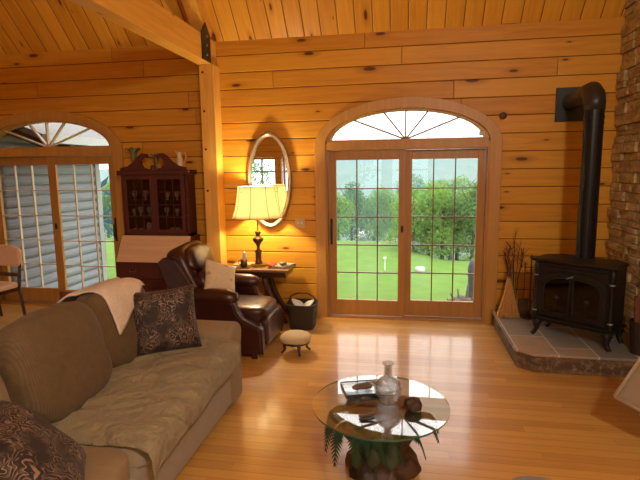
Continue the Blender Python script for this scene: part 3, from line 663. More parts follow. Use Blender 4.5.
for k in range(4):
    tube_pts = [(0.03 * cos(k * 1.6), 0.03 * sin(k * 1.6), 0.05), (0.055 * cos(k * 1.6), 0.055 * sin(k * 1.6), 0.42 + 0.05 * k)]
    wobble(tube_pts, 0.026, plain('split_log', (0.16, 0.05, 0.025), 0.85, 0.4, 20, 0.4), 'log', t, 7)

# ------------------------------------------------------------------ sofa
SX0, SX1 = -2.30, -1.30
s = empty('sofa', (0, 0, 0)); tag(s, 'brown corduroy three cushion sofa with rounded arms at lower left', 'sofa')
link('base', soft(SX1 - SX0, 2.42, 0.34, 14, 9, 0.0, M=Matrix.Translation(((SX0 + SX1) / 2 , 2.38, 0.205))), m_sofab, s, smooth=True)
def armbm(y0, y1, front):
    bm = bmesh.new(); pr = []
    w = y1 - y0; n = 16; c = (y0 + y1) / 2; R0 = w / 2 + 0.012
    pr = [(y0 + 0.015, 0.04), (y0 + 0.01, 0.48)] + [(c - R0 * cos(PI * i / n) , 0.57 + 0.105 * sin(PI * i / n)) for i in range(n + 1)] + [(y1 - 0.01, 0.48), (y1 - 0.015, 0.04)]
    prism(bm, pr, SX0 + 0.05, front, 'YZ'); return bm
link('armrest', armbm(3.36, 3.61, -1.285), m_tan, s, bevel=0.03, bseg=4, smooth=True)
link('armrest', armbm(1.10, 1.36, -1.26), m_tan, s, bevel=0.03, bseg=4, smooth=True)
link('back_frame', soft(0.26, 2.45, 0.82, 8, 9, 0.004, 4, M=Matrix.Translation((-2.32, 2.38, 0.44))), m_sofa, s, smooth=True)
YS = [(1.37, 2.03), (2.04, 2.69), (2.70, 3.35)]
for k, (a, b) in enumerate(YS):
    link('seat_cushion', soft(0.84, b - a, 0.19, 6, 10, 0.006, 6, k, M=Matrix.Translation((-1.68, (a + b) / 2, 0.425))), m_tan if k == 0 else m_sofab, s, smooth=True)
def backcush(yc, w, h, xc, zc, lean, mat, e=3.6, th=0.30, rz=0.0, seed=0):
    M = Matrix.Translation((xc, yc, zc)) @ Matrix.Rotation(rz, 4, 'Z') @ Matrix.Rotation(rad(-lean), 4, 'Y')
    return link('back_cushion', soft(th, w, h, e, 12, 0.018, 4.5, seed, M=M), mat, s, smooth=True)
backcush(1.66, 0.64, 0.54, -1.98, 0.75, 14, m_tan, seed=3, e=2.9)
c1 = backcush(2.36, 0.70, 0.60, -1.95, 0.775, 17, m_sofa, seed=1, e=3.7, rz=0.06)
c2 = backcush(3.07, 0.66, 0.58, -2.03, 0.765, 12, m_sofa, seed=2, e=3.6)
# throw over the two far seat cushions
def seat_throw():
    bm = bmesh.new(); NX, NY = 60, 110; y0, y1 = 2.03, 3.37; g = {}
    path = [(-2.0, 0.525), (-1.3, 0.535), (-1.245, 0.515), (-1.225, 0.47), (-1.228, 0.36)]
    seg = [0]; 
    for a, b in zip(path, path[1:]): seg.append(seg[-1] + math.dist(a, b))
    for i in range(NX + 1):
        for j in range(NY + 1):
            v = j / NY; y = y0 + (y1 - y0) * v
            hem = seg[-1] - 0.02 * (0.5 + 0.5 * sin(y * 5 + 1)) + 0.004 * sin(y * 23)
            u = hem * i / NX
            k = max(q for q in range(len(seg) - 1) if seg[q] <= u + 1e-9); f = (u - seg[k]) / (seg[k + 1] - seg[k]); f = min(f, 1.0)
            x = path[k][0] + (path[k + 1][0] - path[k][0]) * f; z = path[k][1] + (path[k + 1][1] - path[k][1]) * f
            cr = 1 - 0.05 * math.exp(-((y - 2.695) / 0.03) ** 2) 
            d = 0.018 * noise.noise(Vector((u * 2.0 + y * 2, y * 11 - u * 7, 0))) + 0.016 * (0.35 - abs(noise.noise(Vector((u * 2.5 + y * 2, y * 15 - u * 10, 3)))))
            z += d + 0.012 - 0.03 * math.exp(-((y - 2.695 - 0.12 * (u - 0.4)) / 0.03) ** 2)
            if u > 0.68: x += d * 0.9 + 0.03 * (y < 2.69)
            if v < 0.12: z -= 0.0 + 0.05 * ((0.12 - v) / 0.12) ** 2; 
            if v > 0.93: z += 0.03 * ((v - 0.93) / 0.07)
            g[i, j] = bm.verts.new((x, y, z))
    for i in range(NX):
        for j in range(NY): bm.faces.new((g[i, j], g[i + 1, j], g[i + 1, j + 1], g[i, j + 1]))
    bmesh.ops.recalc_face_normals(bm, faces=bm.faces)
    o = link('seat_throw', bm, m_throw, smooth=True); sd = o.modifiers.new('solid', 'SOLIDIFY'); sd.thickness = 0.008; sd.offset = 1; return o
tag(seat_throw(), 'wrinkled beige throw cloth spread over the two far sofa seats', 'throw blanket')
# quilt over the far back cushion
bvhm = bmesh.new(); bvhm.from_mesh(c2.data); bv = BVHTree.FromBMesh(bvhm)
bm = bmesh.new(); g = {}; NX, NY = 34, 30
pth = [Vector((-1.80, 0, 0.72)), Vector((-1.86, 0, 0.88)), Vector((-1.96, 0, 1.03)), Vector((-2.1, 0, 1.08)), Vector((-2.22, 0, 1.03)), Vector((-2.34, 0, 0.93)), Vector((-2.47, 0, 0.80)), Vector((-2.50, 0, 0.6))]
for i in range(NX + 1):
    for j in range(NY + 1):
        v = j / NY; y = 2.83 + 0.60 * v
        u0 = 0.03 + 0.22 * min(1, v * 1.3)     # front hem rises towards the far end
        u = u0 + (1 - u0) * i / NX; q = u * (len(pth) - 1); k = min(int(q), len(pth) - 2); p = pth[k].lerp(pth[k + 1], q - k); p.y = y
        if p.x > -2.2:
            hit = bv.find_nearest(p)
            if hit[0] is not None and abs(hit[0].y - p.y) < 0.12:
                p = hit[0] + hit[1] * 0.018; 
        p += Vector((0, 0, 0.006 * noise.noise(p * 14)))
        g[i, j] = bm.verts.new(p)
for i in range(NX):
    for j in range(NY): bm.faces.new((g[i, j], g[i + 1, j], g[i + 1, j + 1], g[i, j + 1]))
for _ in range(2): bmesh.ops.smooth_vert(bm, verts=bm.verts, factor=0.5, use_axis_x=True, use_axis_y=True, use_axis_z=True)
o = link('quilt', bm, m_quilt, smooth=True); sd = o.modifiers.new('solid', 'SOLIDIFY'); sd.thickness = 0.012; sd.offset = 0
tag(o, 'cream quilted throw draped over the far back cushion of the sofa', 'quilt'); bvhm.free()
# paisley pillows
def throw_pillow(name, mat, sz, th, normal, up, loc, label, cat='pillow', group=None, roll=0.0, **k):
    o = link(name, pillow(sz, th, **k), mat, smooth=True); o.matrix_world = rot_frame(normal, up, loc) @ Matrix.Rotation(roll, 4, 'Z'); tag(o, label, cat, group); return o
throw_pillow('throw_pillow', m_pais, 0.47, 0.17, (0.55, -0.82, 0.30), (0, 0, 1), (-1.72, 3.20, 0.765), 'dark paisley throw pillow standing against the far sofa arm', roll=rad(2))
throw_pillow('throw_pillow', m_pais, 0.50, 0.19, (0.62, 0.42, 0.68), (0, 0, 1), (-1.50, 1.64, 0.665), 'dark paisley throw pillow slumped at the near end of the sofa')

# ------------------------------------------------------------------ recliner
r = empty('leather_recliner', (0, 0, 0)); tag(r, 'oxblood leather recliner armchair beside the lamp table', 'armchair')
def arm_prof(): return [(-2.32, 0.06), (-2.32, 0.58), (-1.76, 0.60), (-1.68, 0.595), (-1.64, 0.55), (-1.62, 0.47), (-1.56, 0.40), (-1.47, 0.355), (-1.40, 0.33), (-1.37, 0.30), (-1.36, 0.06)]
for y0, y1 in ((4.38, 4.52), (5.10, 5.24)):
    bm = bmesh.new(); prism(bm, arm_prof(), y0, y1); link('armrest', bm, m_leather, r, bevel=0.02, bseg=3)
    bm = bmesh.new(); yc = (y0 + y1) / 2; tube(bm, [(-2.33, yc, 0.60), (-2.15, yc, 0.615), (-1.72, yc, 0.605), (-1.66, yc, 0.585), (-1.645, yc, 0.56)], [0.06, 0.085, 0.085, 0.08, 0.05], 16); link('arm_roll', bm, m_leather, r, smooth=True)
    bm = bmesh.new(); tube(bm, [(p[0] + 0.003, y0 + 0.012, p[1] + 0.003) for p in arm_prof()[3:]], 0.009, 8); link('welt', bm, m_leather, r, smooth=True)
link('seat_base', B(-2.28, -1.40, 4.52, 5.10, 0.06, 0.34), m_leather, r, bevel=0.02)
link('seat_cushion', soft(0.80, 0.57, 0.20, 5, 9, 0.012, 6, 2, M=Matrix.Translation((-1.76, 4.81, 0.39))), m_leather, r, smooth=True)
link('footrest_panel', soft(0.09, 0.57, 0.30, 6, 8, 0.006, 7, M=Matrix.Translation((-1.38, 4.81, 0.24))), m_leather, r, smooth=True)
Mb = Matrix.Translation((-2.16, 4.81, 0.71)) @ Matrix.Rotation(rad(-26), 4, 'Y')
link('backrest', soft(0.24, 0.66, 0.80, 5, 10, 0.01, 5, 4, M=Mb), m_leather, r, smooth=True)
link('head_pillow', soft(0.20, 0.56, 0.30, 3, 9, 0.02, 7, 7, M=Matrix.Translation((-2.17, 4.81, 0.93)) @ Matrix.Rotation(rad(-26), 4, 'Y')), m_leather, r, smooth=True)
link('lumbar_pillow', soft(0.18, 0.56, 0.40, 3.4, 9, 0.02, 7, 9, M=Matrix.Translation((-2.0, 4.81, 0.67)) @ Matrix.Rotation(rad(-28), 4, 'Y')), m_leather, r, smooth=True)
for yy in (4.47, 5.15):
    bm = bmesh.new(); prism(bm, [(-2.28, 0.55), (-2.0, 0.58), (-2.12, 0.78), (-2.24, 0.97), (-2.38, 0.99), (-2.45, 0.93)], yy - 0.035, yy + 0.035); link('back_wing', bm, m_leather, r, bevel=0.02, bseg=3)
for x in (-2.22, -1.45):
    for y in (4.45, 5.17): link('foot', B(x - 0.03, x + 0.03, y - 0.03, y + 0.03, 0.001, 0.06), m_darkwood, r)
def cream_print():
    t = NT('printed_cream_cloth'); o = t.obj(); v = t.n('TexVoronoi', {'Vector': o, 'Scale': 11.0}); n_ = t.noise(o, 40, 2)
    k = t.math('SUBTRACT', 1.0, t.smooth(v.outputs['Distance'], 0.18, 0.26)); c = t.mix(t.math('MULTIPLY', k, 0.5), t.mix(n_, (0.66, 0.54, 0.36), (0.82, 0.72, 0.52)), (0.25, 0.15, 0.08)); return t.principled(c, 0.9)
throw_pillow('accent_pillow', cream_print(), 0.36, 0.12, (0.72, -0.45, 0.50), (0, 0, 1), (-1.86, 4.64, 0.755), 'small cream printed pillow resting in the leather recliner', roll=rad(-24))

# ------------------------------------------------------------------ side table, lamp and things
t = empty('side_table', (0, 0, 0)); tag(t, 'dark wooden lamp table with curved pedestal behind the recliner', 'table')
bm = bmesh.new(); box(bm, -2.10, -1.34, 5.42, 5.86, 0.655, 0.69); link('table_top', bm, wood('tan_table_wood', (0.34, 0.20, 0.09), (0.2, 0.1, 0.04), 'X', knots=False, rough=0.3), t, bevel=0.012, bseg=3)
link('apron', B(-2.07, -1.38, 5.45, 5.83, 0.59, 0.655), m_darkwood, t, bevel=0.005)
for yy in (5.52, 5.77):
    bm = bmesh.new(); tube(bm, [(-1.66, yy, 0.61), (-1.65, yy, 0.5), (-1.62, yy, 0.38), (-1.55, yy, 0.24), (-1.45, yy, 0.10), (-1.40, yy, 0.02)], [0.034, 0.035, 0.04, 0.036, 0.028, 0.026], 8); link('leg', bm, m_darkwood, t, smooth=True)
    bm = bmesh.new(); tube(bm, [(-1.84, yy, 0.61), (-1.85, yy, 0.5), (-1.88, yy, 0.38), (-1.95, yy, 0.24), (-2.05, yy, 0.10), (-2.10, yy, 0.02)], [0.034, 0.035, 0.04, 0.036, 0.028, 0.026], 8); link('leg', bm, m_darkwood, t, smooth=True)
link('stretcher', B(-1.95, -1.55, 5.52, 5.77, 0.22, 0.25), m_darkwood, t)
LX, LY, LZ = -1.755, 5.62, 0.691
t = empty('table_lamp', (LX, LY, LZ)); tag(t, 'lit brass table lamp with cream bell shade in front of mirror', 'lamp')
bm = bmesh.new(); lathe(bm, [(0.095, 0.0), (0.098, 0.012), (0.09, 0.025), (0.05, 0.035)], n=24); link('base', bm, m_brass, t, smooth=False)
bm = bmesh.new(); lathe(bm, [(0.05, 0.03), (0.045, 0.05), (0.037, 0.06), (0.035, 0.16), (0.042, 0.175), (0.042, 0.19), (0.02, 0.205), (0.018, 0.24), (0.03, 0.27), (0.058, 0.305), (0.066, 0.325), (0.06, 0.345), (0.03, 0.36), (0.022, 0.38), (0.035, 0.40), (0.035, 0.42), (0.015, 0.43)], n=24); link('stem', bm, m_bronze, t, smooth=True)
bm = bmesh.new(); tube(bm, [(0, 0, 0.42), (0, 0, 0.56)], 0.008, 8); link('socket', bm, m_brass, t)
m_bulb = emission('lamp_bulb', (1, 0.75, 0.42), 12)
bm = bmesh.new(); lathe(bm, [(0.0, 0.56), (0.02, 0.58), (0.034, 0.62), (0.026, 0.66), (0.0, 0.67)], n=14); link('bulb', bm, m_bulb, t, smooth=True)
def shade_mat():
    t = NT('lamp_shade_cloth'); dif = t.n('BsdfDiffuse', {'Color': (0.9, 0.8, 0.6)}); tl = t.n('BsdfTranslucent', {'Color': (0.98, 0.88, 0.62)})
    mx = t.n('MixShader', {0: 0.65, 1: dif.outputs[0], 2: tl.outputs[0]}); t.t.links.new(mx.outputs[0], t.out.inputs[0]); return t.m
bm = bmesh.new(); sh = bmesh.new(); prof = [(0.34, 0.50), (0.318, 0.56), (0.30, 0.63), (0.288, 0.70), (0.28, 0.78), (0.272, 0.86), (0.268, 0.90)]
prof = [(r_ * 0.88, z_ + 0.035) for r_, z_ in ((0.335, 0.555), (0.315, 0.60), (0.293, 0.66), (0.277, 0.73), (0.264, 0.80), (0.256, 0.86), (0.25, 0.925))]
NP = 64
def scal(a): return 1 - 0.018 * abs(sin(a * 4)) * 0 + 0.014 * (1 - abs(cos(a * 4)))
rings = [[sh.verts.new((r_ * cos(2 * PI * i / NP) * scal(2 * PI * i / NP), r_ * sin(2 * PI * i / NP) * scal(2 * PI * i / NP), z_)) for i in range(NP)] for r_, z_ in prof]
for a, b in zip(rings, rings[1:]):
    for i in range(NP): sh.faces.new((a[i], a[(i + 1) % NP], b[(i + 1) % NP], b[i]))
o = link('lamp_shade', sh, shade_mat(), t, smooth=True); md = o.modifiers.new('solid', 'SOLIDIFY'); md.thickness = 0.002
m_rib = plain('shade_rib', (0.22, 0.13, 0.05), 0.7)
bm = bmesh.new()
for k in range(8):
    a = 2 * PI * k / 8 + 0.0; 
    tube(bm, [((r_ * 1.003) * cos(a), (r_ * 1.003) * sin(a), z_) for r_, z_ in prof], 0.0035, 5)
link('shade_ribs', bm, m_rib, t)
bm = bmesh.new()
for r_, z_ in (prof[0], prof[-1]): tube(bm, [(r_ * cos(2 * PI * i / 48) * 1.006, r_ * sin(2 * PI * i / 48) * 1.006, z_) for i in range(49)], 0.004, 5)
link('shade_trim', bm, plain('shade_trim', (0.6, 0.42, 0.2), 0.7), t)
bm = bmesh.new()
for k in range(3):
    a = k * 2 * PI / 3; tube(bm, [(0, 0, 0.875), (0.25 * cos(a), 0.25 * sin(a), 0.90)], 0.003, 5)
tube(bm, [(0, 0, 0.56), (0.05, 0, 0.62), (0.05, 0, 0.8), (0, 0, 0.875)], 0.003, 5); tube(bm, [(0, 0, 0.56), (-0.05, 0, 0.62), (-0.05, 0, 0.8), (0, 0, 0.875)], 0.003, 5); lathe(bm, [(0, 0.87), (0.012, 0.885), (0.008, 0.91), (0, 0.92)], n=10); link('harp', bm, m_brass, t)
ld = bpy.data.lights.new('lamp_light', 'POINT'); ld.energy = 75; ld.color = (1, 0.78, 0.46); ld.shadow_soft_size = 0.05; lo = bpy.data.objects.new('lamp_light', ld); C.objects.link(lo); lo.location = (LX, LY, LZ + 0.84)
# mug and tissue, saucer, red cloth, eyeglasses, magazines
t = empty('mug', (-1.90, 5.50, 0.70)); tag(t, 'small brown mug holding a white tissue left of the lamp base', 'mug')
bm = bmesh.new(); lathe(bm, [(0.036, 0.0), (0.04, 0.01), (0.04, 0.095), (0.034, 0.095), (0.033, 0.01)], n=18); link('cup', bm, m_bronze, t, smooth=True)
bm = bmesh.new(); tube(bm, [(-0.038, 0, 0.08), (-0.065, 0, 0.075), (-0.068, 0, 0.045), (-0.04, 0, 0.025)], 0.005, 6); link('handle', bm, m_bronze, t)
link('tissue', soft(0.05, 0.03, 0.11, 2.2, 5, 0.02, 30, M=Matrix.Translation((0.005, 0, 0.13)) @ Matrix.Rotation(0.25, 4, 'Y')), m_paper, t, smooth=True)
bm = bmesh.new(); box(bm, -2.0, -1.82, 5.44, 5.56, 0.691, 0.70); o = link('coaster', bm, m_bronze, bevel=0.003); tag(o, 'flat dark coaster under the brown mug on lamp table', 'coaster')
o = link('cloth', soft(0.13, 0.12, 0.07, 2.2, 7, 0.02, 16, M=Matrix.Translation((-1.57, 5.56, 0.72))), plain('red_cloth', (0.40, 0.07, 0.04), 0.9), smooth=True); tag(o, 'crumpled red cloth on the lamp table right of lamp', 'cloth')
o = link('magazine', B(-0.13, 0.13, -0.1, 0.1, 0, 0.014), plain('magazine_cover', (0.5, 0.38, 0.24), 0.35, 0.5, 14), bevel=0.002); o.location = (-1.95, 5.70, 0.692); tag(o, 'tan magazine lying flat behind the mug on lamp table', 'magazine')
o = link('magazine', B(-0.09, 0.09, -0.13, 0.13, 0, 0.03), plain('magazine_grey', (0.34, 0.33, 0.27), 0.35, 0.5, 14), bevel=0.002); o.location = (-1.44, 5.60, 0.692); o.rotation_euler.z = -0.3; tag(o, 'grey green magazines at the right end of lamp table', 'magazine')
o = link('candy_dish', soft(0.09, 0.08, 0.045, 2.4, 6, 0.006, 20, M=Matrix.Translation((-1.43, 5.53, 0.747))), plain('dark_green_dish', (0.10, 0.13, 0.09), 0.3), smooth=True); tag(o, 'small dark green lump on top of the magazines', 'trinket')

# oval mirror
t = empty('oval_mirror', (-1.665, WY - 0.035, 1.715)); tag(t, 'oval wall mirror in a pewter frame above the lamp', 'mirror')
def ering(a, b, r, n=56):
    bm = bmesh.new(); tube(bm, [(a * cos(2 * PI * i / n), 0, b * sin(2 * PI * i / n)) for i in range(n + 1)], r, 8, cap=False); return bm
link('frame', ering(0.262, 0.565, 0.024), plain('pewter_frame', (0.42, 0.34, 0.25), 0.32, 0.3, 20, Metallic=0.8), t, smooth=True)
link('frame_bead', ering(0.236, 0.538, 0.008), plain('pewter_bead', (0.22, 0.16, 0.11), 0.4, 0.3, 20, Metallic=0.7), t, smooth=True)
bm = bmesh.new(); prism(bm, [(0.26 * cos(2 * PI * i / 48), 0.56 * sin(2 * PI * i / 48)) for i in range(48)], 0.005, 0.02, 'XZ')
mm_ = NT('mirror_silver'); mm_ = mm_.principled((0.9, 0.9, 0.9), 0.01, Metallic=1.0); link('mirror_glass', bm, mm_, t)
link('ornament', soft(0.09, 0.03, 0.035, 2.5, 5, M=Matrix.Translation((0, -0.012, 0.578))), m_brass, t, smooth=True)
t = empty('light_switch', (-1.295, WY - 0.001, 1.19)); tag(t, 'cream double light switch plate between the mirror and doors', 'light switch')
link('switch_plate', B(-0.06, 0.06, -0.01, 0, -0.06, 0.06), plain('cream_plastic', (0.5, 0.36, 0.18), 0.4, 0.03), t, bevel=0.003)
for xx in (-0.024, 0.024): link('toggle', B(xx - 0.006, xx + 0.006, -0.022, -0.01, -0.012, 0.012), m_paper, t)
o = link('wall_medallion', soft(0.075, 0.02, 0.075, 2.2, 5, M=Matrix.Translation((1.05, WY - 0.045, 2.41))), m_cherry, smooth=True); tag(o, 'round dark knob on the arch casing right of the transom', 'knob')
bm = B(0.80, 0.86, WY - 0.012, WY - 0.001, 2.20, 2.245); o = link('sensor', bm, plain('sensor_white', (0.55, 0.5, 0.4), 0.5), bevel=0.003); o.location.y = -0.03; tag(o, 'small pale sensor box at right corner of the arched transom', 'sensor')

# footstool and paper basket
t = empty('footstool', (-1.09, 4.66, 0)); tag(t, 'small round cream topped footstool on curved dark legs', 'footstool')
link('cushion', soft(0.31, 0.31, 0.12, 2.3, 9, 0.0, M=Matrix.Translation((0, 0, 0.155))), m_cream, t, smooth=True)
bm = bmesh.new(); lathe(bm, [(0.12, 0.10), (0.15, 0.112), (0.152, 0.135), (0.14, 0.15)], n=28); link('frame_ring', bm, m_darkwood, t, smooth=True)
for k in range(4):
    a = k * PI / 2 + 0.5; bm = bmesh.new(); tube(bm, [(0.09 * cos(a), 0.09 * sin(a), 0.115), (0.12 * cos(a), 0.12 * sin(a), 0.09), (0.115 * cos(a), 0.115 * sin(a), 0.045), (0.15 * cos(a), 0.15 * sin(a), 0.01)], [0.022, 0.02, 0.012, 0.012], 8); link('leg', bm, m_darkwood, t, smooth=True)
t = empty('paper_basket', (-1.19, 5.47, 0)); tag(t, 'dark wicker basket of papers on the floor by the doors', 'basket')
def wick():
    q = NT('dark_wicker_weave'); o = q.obj(); x, y, z = q.xyz(o); w = q.math('MULTIPLY', q.math('SINE', q.math('MULTIPLY', z, 300.0)), q.math('SINE', q.math('MULTIPLY', q.math('ADD', x, y), 200.0)))
    return q.principled(q.mix(q.math('ADD', q.math('MULTIPLY', w, 0.5), 0.5), (0.010, 0.007, 0.004), (0.05, 0.035, 0.02)), 0.6, Normal=q.bump(w, 0.6, 0.004))
bm = bmesh.new(); N4 = 40
def sq(r, z): return [bm.verts.new((r * 1.05 * math.copysign(abs(cos(2 * PI * i / N4)) ** 0.5, cos(2 * PI * i / N4)), r * math.copysign(abs(sin(2 * PI * i / N4)) ** 0.5, sin(2 * PI * i / N4)), z)) for i in range(N4)]
rr = [sq(0.135, 0.002), sq(0.15, 0.15), sq(0.165, 0.29), sq(0.17, 0.30), sq(0.155, 0.30), sq(0.14, 0.12)]
for a, b in zip(rr, rr[1:]):
    for i in range(N4): bm.faces.new((a[i], a[(i + 1) % N4], b[(i + 1) % N4], b[i]))
bm.faces.new(rr[0]); bm.faces.new(rr[-1][::-1]); link('basket_body', bm, wick(), t)
bm = bmesh.new(); tube(bm, [(-0.165 + 0.0, 0, 0.29), (-0.14, 0, 0.37), (-0.05, 0, 0.41), (0.06, 0, 0.41), (0.14, 0, 0.37), (0.165, 0, 0.29)], 0.010, 8); link('basket_handle', bm, m_bronze, t, smooth=True)
for k, (x, a, b, lb) in enumerate(((-0.04, 0.5, 0.28, 'crumpled white newspaper on top of the wicker basket, left sheet'), (0.06, -0.3, 0.275, 'white folded newspaper in the wicker basket, right sheet'))):
    o = link('newspaper', soft(0.18, 0.16, 0.03, 4, 6, 0.012, 14, k, M=Matrix.Rotation(0.5 * (-1) ** k, 4, 'Y')), m_paper, smooth=True); o.location = (-1.19 + x, 5.45, b); o.rotation_euler = (0.35, 0, a); tag(o, lb, 'newspaper', 'papers in the basket')

# ------------------------------------------------------------------ secretary desk
DX0, DX1, DF = -3.54, -2.65, 5.68
t = empty('secretary_desk', (0, 0, 0)); tag(t, 'tall dark cherry secretary desk with glazed top against the wall', 'desk')
bm = bmesh.new()
box(bm, DX0, DX0 + 0.03, DF, WY - 0.02, 1.04, 1.80); box(bm, DX1 - 0.03, DX1, DF, WY - 0.02, 1.04, 1.80); box(bm, DX0, DX1, WY - 0.04, WY - 0.02, 1.04, 1.8); box(bm, DX0, DX1, DF, WY - 0.02, 1.04, 1.07)
link('cabinet_case', bm, m_cherry, t)
link('cornice', B(DX0 - 0.035, DX1 + 0.035, DF - 0.04, WY - 0.01, 1.80, 1.86), m_cherry, t, bevel=0.012, bseg=3)
# swan neck pediment
cxd = (DX0 + DX1) / 2
for sg in (-1, 1):
    top = [(0.44, 0.0), (0.44, 0.03), (0.34, 0.05), (0.26, 0.10), (0.20, 0.17), (0.14, 0.205), (0.075, 0.20), (0.055, 0.175), (0.075, 0.155), (0.12, 0.15), (0.15, 0.12), (0.15, 0.07), (0.12, 0.03), (0.06, 0.012), (0.0, 0.01), (0.0, 0.0)]
    bm = bmesh.new(); prism(bm, [(cxd + sg * a, 1.86 + b) for a, b in top], DF - 0.02, DF + 0.02); link('pediment', bm, m_cherry, t, bevel=0.004)
bm = bmesh.new(); lathe(bm, [(0.03, 1.86), (0.03, 1.90), (0.02, 1.92)], cxd, DF, 12); link('plinth', bm, m_cherry, t)
m_cabglass = thin_glass('cabinet_glass', (0.72, 0.68, 0.66))
for k in range(2):
    a = DX0 + 0.03 + k * 0.41; b = a + 0.41
    d = empty('cabinet_door', (0, 0, 0)); d.parent = t
    f = bmesh.new(); y0, y1 = DF - 0.02, DF + 0.002; box(f, a, a + 0.05, y0, y1, 1.07, 1.80); box(f, b - 0.05, b, y0, y1, 1.07, 1.80); box(f, a + 0.05, b - 0.05, y0, y1, 1.07, 1.12); box(f, a + 0.05, b - 0.05, y0, y1, 1.745, 1.80); link('door_frame', f, m_cherry, d, bevel=0.004)
    g_ = bmesh.new()
    for i in (1, 2): xx = a + 0.05 + (0.31) * i / 3; box(g_, xx - 0.004, xx + 0.004, y0 + 0.004, y1 - 0.004, 1.12, 1.745)
    for i in (1, 2, 3): zz = 1.12 + 0.625 * i / 4; box(g_, a + 0.05, b - 0.05, y0 + 0.004, y1 - 0.004, zz - 0.004, zz + 0.004)
    link('glazing_bars', g_, m_cherry, d)
    link('glass', B(a + 0.05, b - 0.05, DF - 0.010, DF - 0.008, 1.12, 1.745), m_cabglass, d)
for z_ in (1.27, 1.47, 1.64): link('shelf', B(DX0 + 0.03, DX1 - 0.03, DF + 0.03, WY - 0.04, z_, z_ + 0.014), m_cherry, t)
# desk part
bm = bmesh.new(); prism(bm, [(5.665, 1.04), (5.88, 1.04), (5.88, 0.74), (5.50, 0.74)], DX0 - 0.04, DX1 + 0.04, 'YZ'); link('desk_case', bm, m_cherry, t, bevel=0.004)
nn_ = Vector((0, 0.30, -0.18 )).normalized()
bm = bmesh.new(); prism(bm, [(5.660, 1.045), (5.646, 1.040), (5.474, 0.735), (5.488, 0.730)], DX0 - 0.02, DX1 + 0.02, 'YZ'); link('writing_flap', bm, m_oakflap, t, bevel=0.003)
link('lower_case', B(DX0 - 0.04, DX1 + 0.04, 5.50, 5.88, 0.10, 0.735), m_cherry, t, bevel=0.005)
for i in range(3):
    z0 = 0.13 + i * 0.2; d = link('drawer', B(DX0 - 0.01, DX1 + 0.01, 5.482, 5.50, z0, z0 + 0.185), m_cherry, t, bevel=0.005)
    for xx in (DX0 + 0.2, DX1 - 0.2):
        hb = bmesh.new(); tube(hb, [(xx - 0.045, 5.482, z0 + 0.11), (xx - 0.035, 5.46, z0 + 0.085), (xx + 0.035, 5.46, z0 + 0.085), (xx + 0.045, 5.482, z0 + 0.11)], 0.005, 6); link('pull', hb, m_brass, d)
for x in (DX0, DX1 ):
    for y in (5.54, 5.84): link('foot', B(x - 0.035, x + 0.035, y - 0.03, y + 0.03, 0.001, 0.1), m_cherry, t, bevel=0.01)
# things in and on the desk
m_china = plain('china', (0.6, 0.5, 0.42), 0.25, 0.3, 40); m_chinaw = plain('white_china', (0.62, 0.58, 0.52), 0.25, 0.1)
random.seed(21); spots = [(DX0 + 0.10, 1.284), (DX0 + 0.19, 1.284), (DX0 + 0.31, 1.284), (DX1 - 0.34, 1.284), (DX1 - 0.20, 1.284), (DX0 + 0.12, 1.484), (DX0 + 0.27, 1.484), (DX1 - 0.32, 1.484), (DX1 - 0.19, 1.484)]
wh = ['leftmost on the middle shelf', 'second from left on the middle shelf', 'by the door divide on the middle left shelf', 'by the door divide on the middle right shelf', 'right side of the middle shelf', 'left on the upper shelf', 'left of the divide on the upper shelf', 'right of the divide on the upper shelf', 'rightmost on the upper shelf']
for (x, z), w_ in zip(spots, wh):
    bm = bmesh.new(); k = random.uniform(0.7, 1.1); lathe(bm, [(0.02 * k, 0.001), (0.012 * k, 0.03), (0.03 * k, 0.06 * k), (0.036 * k, 0.10 * k), (0.028 * k, 0.12 * k)], n=14)
    o = link('goblet', bm, m_china, smooth=True); o.location = (x, 5.77, z); tag(o, 'dim stemmed goblet in the desk cabinet, ' + w_, 'goblet', 'china in the cabinet')
for x, lb in ((DX0 + 0.12, 'small white china egg cup at lower left inside the cabinet'), (DX0 + 0.20, 'larger white china ball ornament at lower left inside the cabinet')):
    bm = soft(0.055, 0.055, 0.06, 2, 5); o = link('china_ornament', bm, m_chinaw, smooth=True); o.location = (x, 5.74, 1.102); tag(o, lb, 'ornament')
o = link('figurine', soft(0.10, 0.08, 0.13, 2.2, 6, 0.02, 14), m_china, smooth=True); o.location = (DX0 + 0.30, 5.77, 1.137); tag(o, 'dull figurine at the bottom of the left cabinet door', 'figurine')
o = link('bowl', soft(0.15, 0.10, 0.07, 2.4, 6, 0.006, 14), m_china, smooth=True); o.location = (DX1 - 0.24, 5.77, 1.106); tag(o, 'low dark bowl at the bottom of the right cabinet door', 'bowl')
m_vert = plain('green_bronze', (0.20, 0.22, 0.11), 0.45, 0.5, 30, 0.2, Metallic=0.4)
def urn(x, y, z, h, lb):
    t = empty('vase', (x, y, z)); tag(t, lb, 'vase')
    bm = bmesh.new(); lathe(bm, [(0.045 * h / .3, 0.001), (0.04 * h / .3, 0.02 * h / .3), (0.018 * h / .3, 0.05 * h / .3), (0.026 * h / .3, 0.12 * h / .3), (0.04 * h / .3, 0.2 * h / .3), (0.05 * h / .3, 0.26 * h / .3), (0.075 * h / .3, 0.3 * h / .3), (0.06 * h / .3, 0.295 * h / .3)], n=18); link('body', bm, m_vert, t, smooth=True)
    for a in range(5):
        an = a * 1.256; k = h / 0.3; bm = bmesh.new(); tube(bm, [(0.055 * k * cos(an), 0.055 * k * sin(an), 0.27 * k), (0.09 * k * cos(an), 0.09 * k * sin(an), 0.31 * k), (0.115 * k * cos(an), 0.115 * k * sin(an), 0.285 * k)], [0.01, 0.012, 0.006], 6); link('scroll', bm, m_vert, t, smooth=True)
urn(-3.40, 5.77, 1.861, 0.27, 'tall green bronze vase with flared rim on left of desk top')
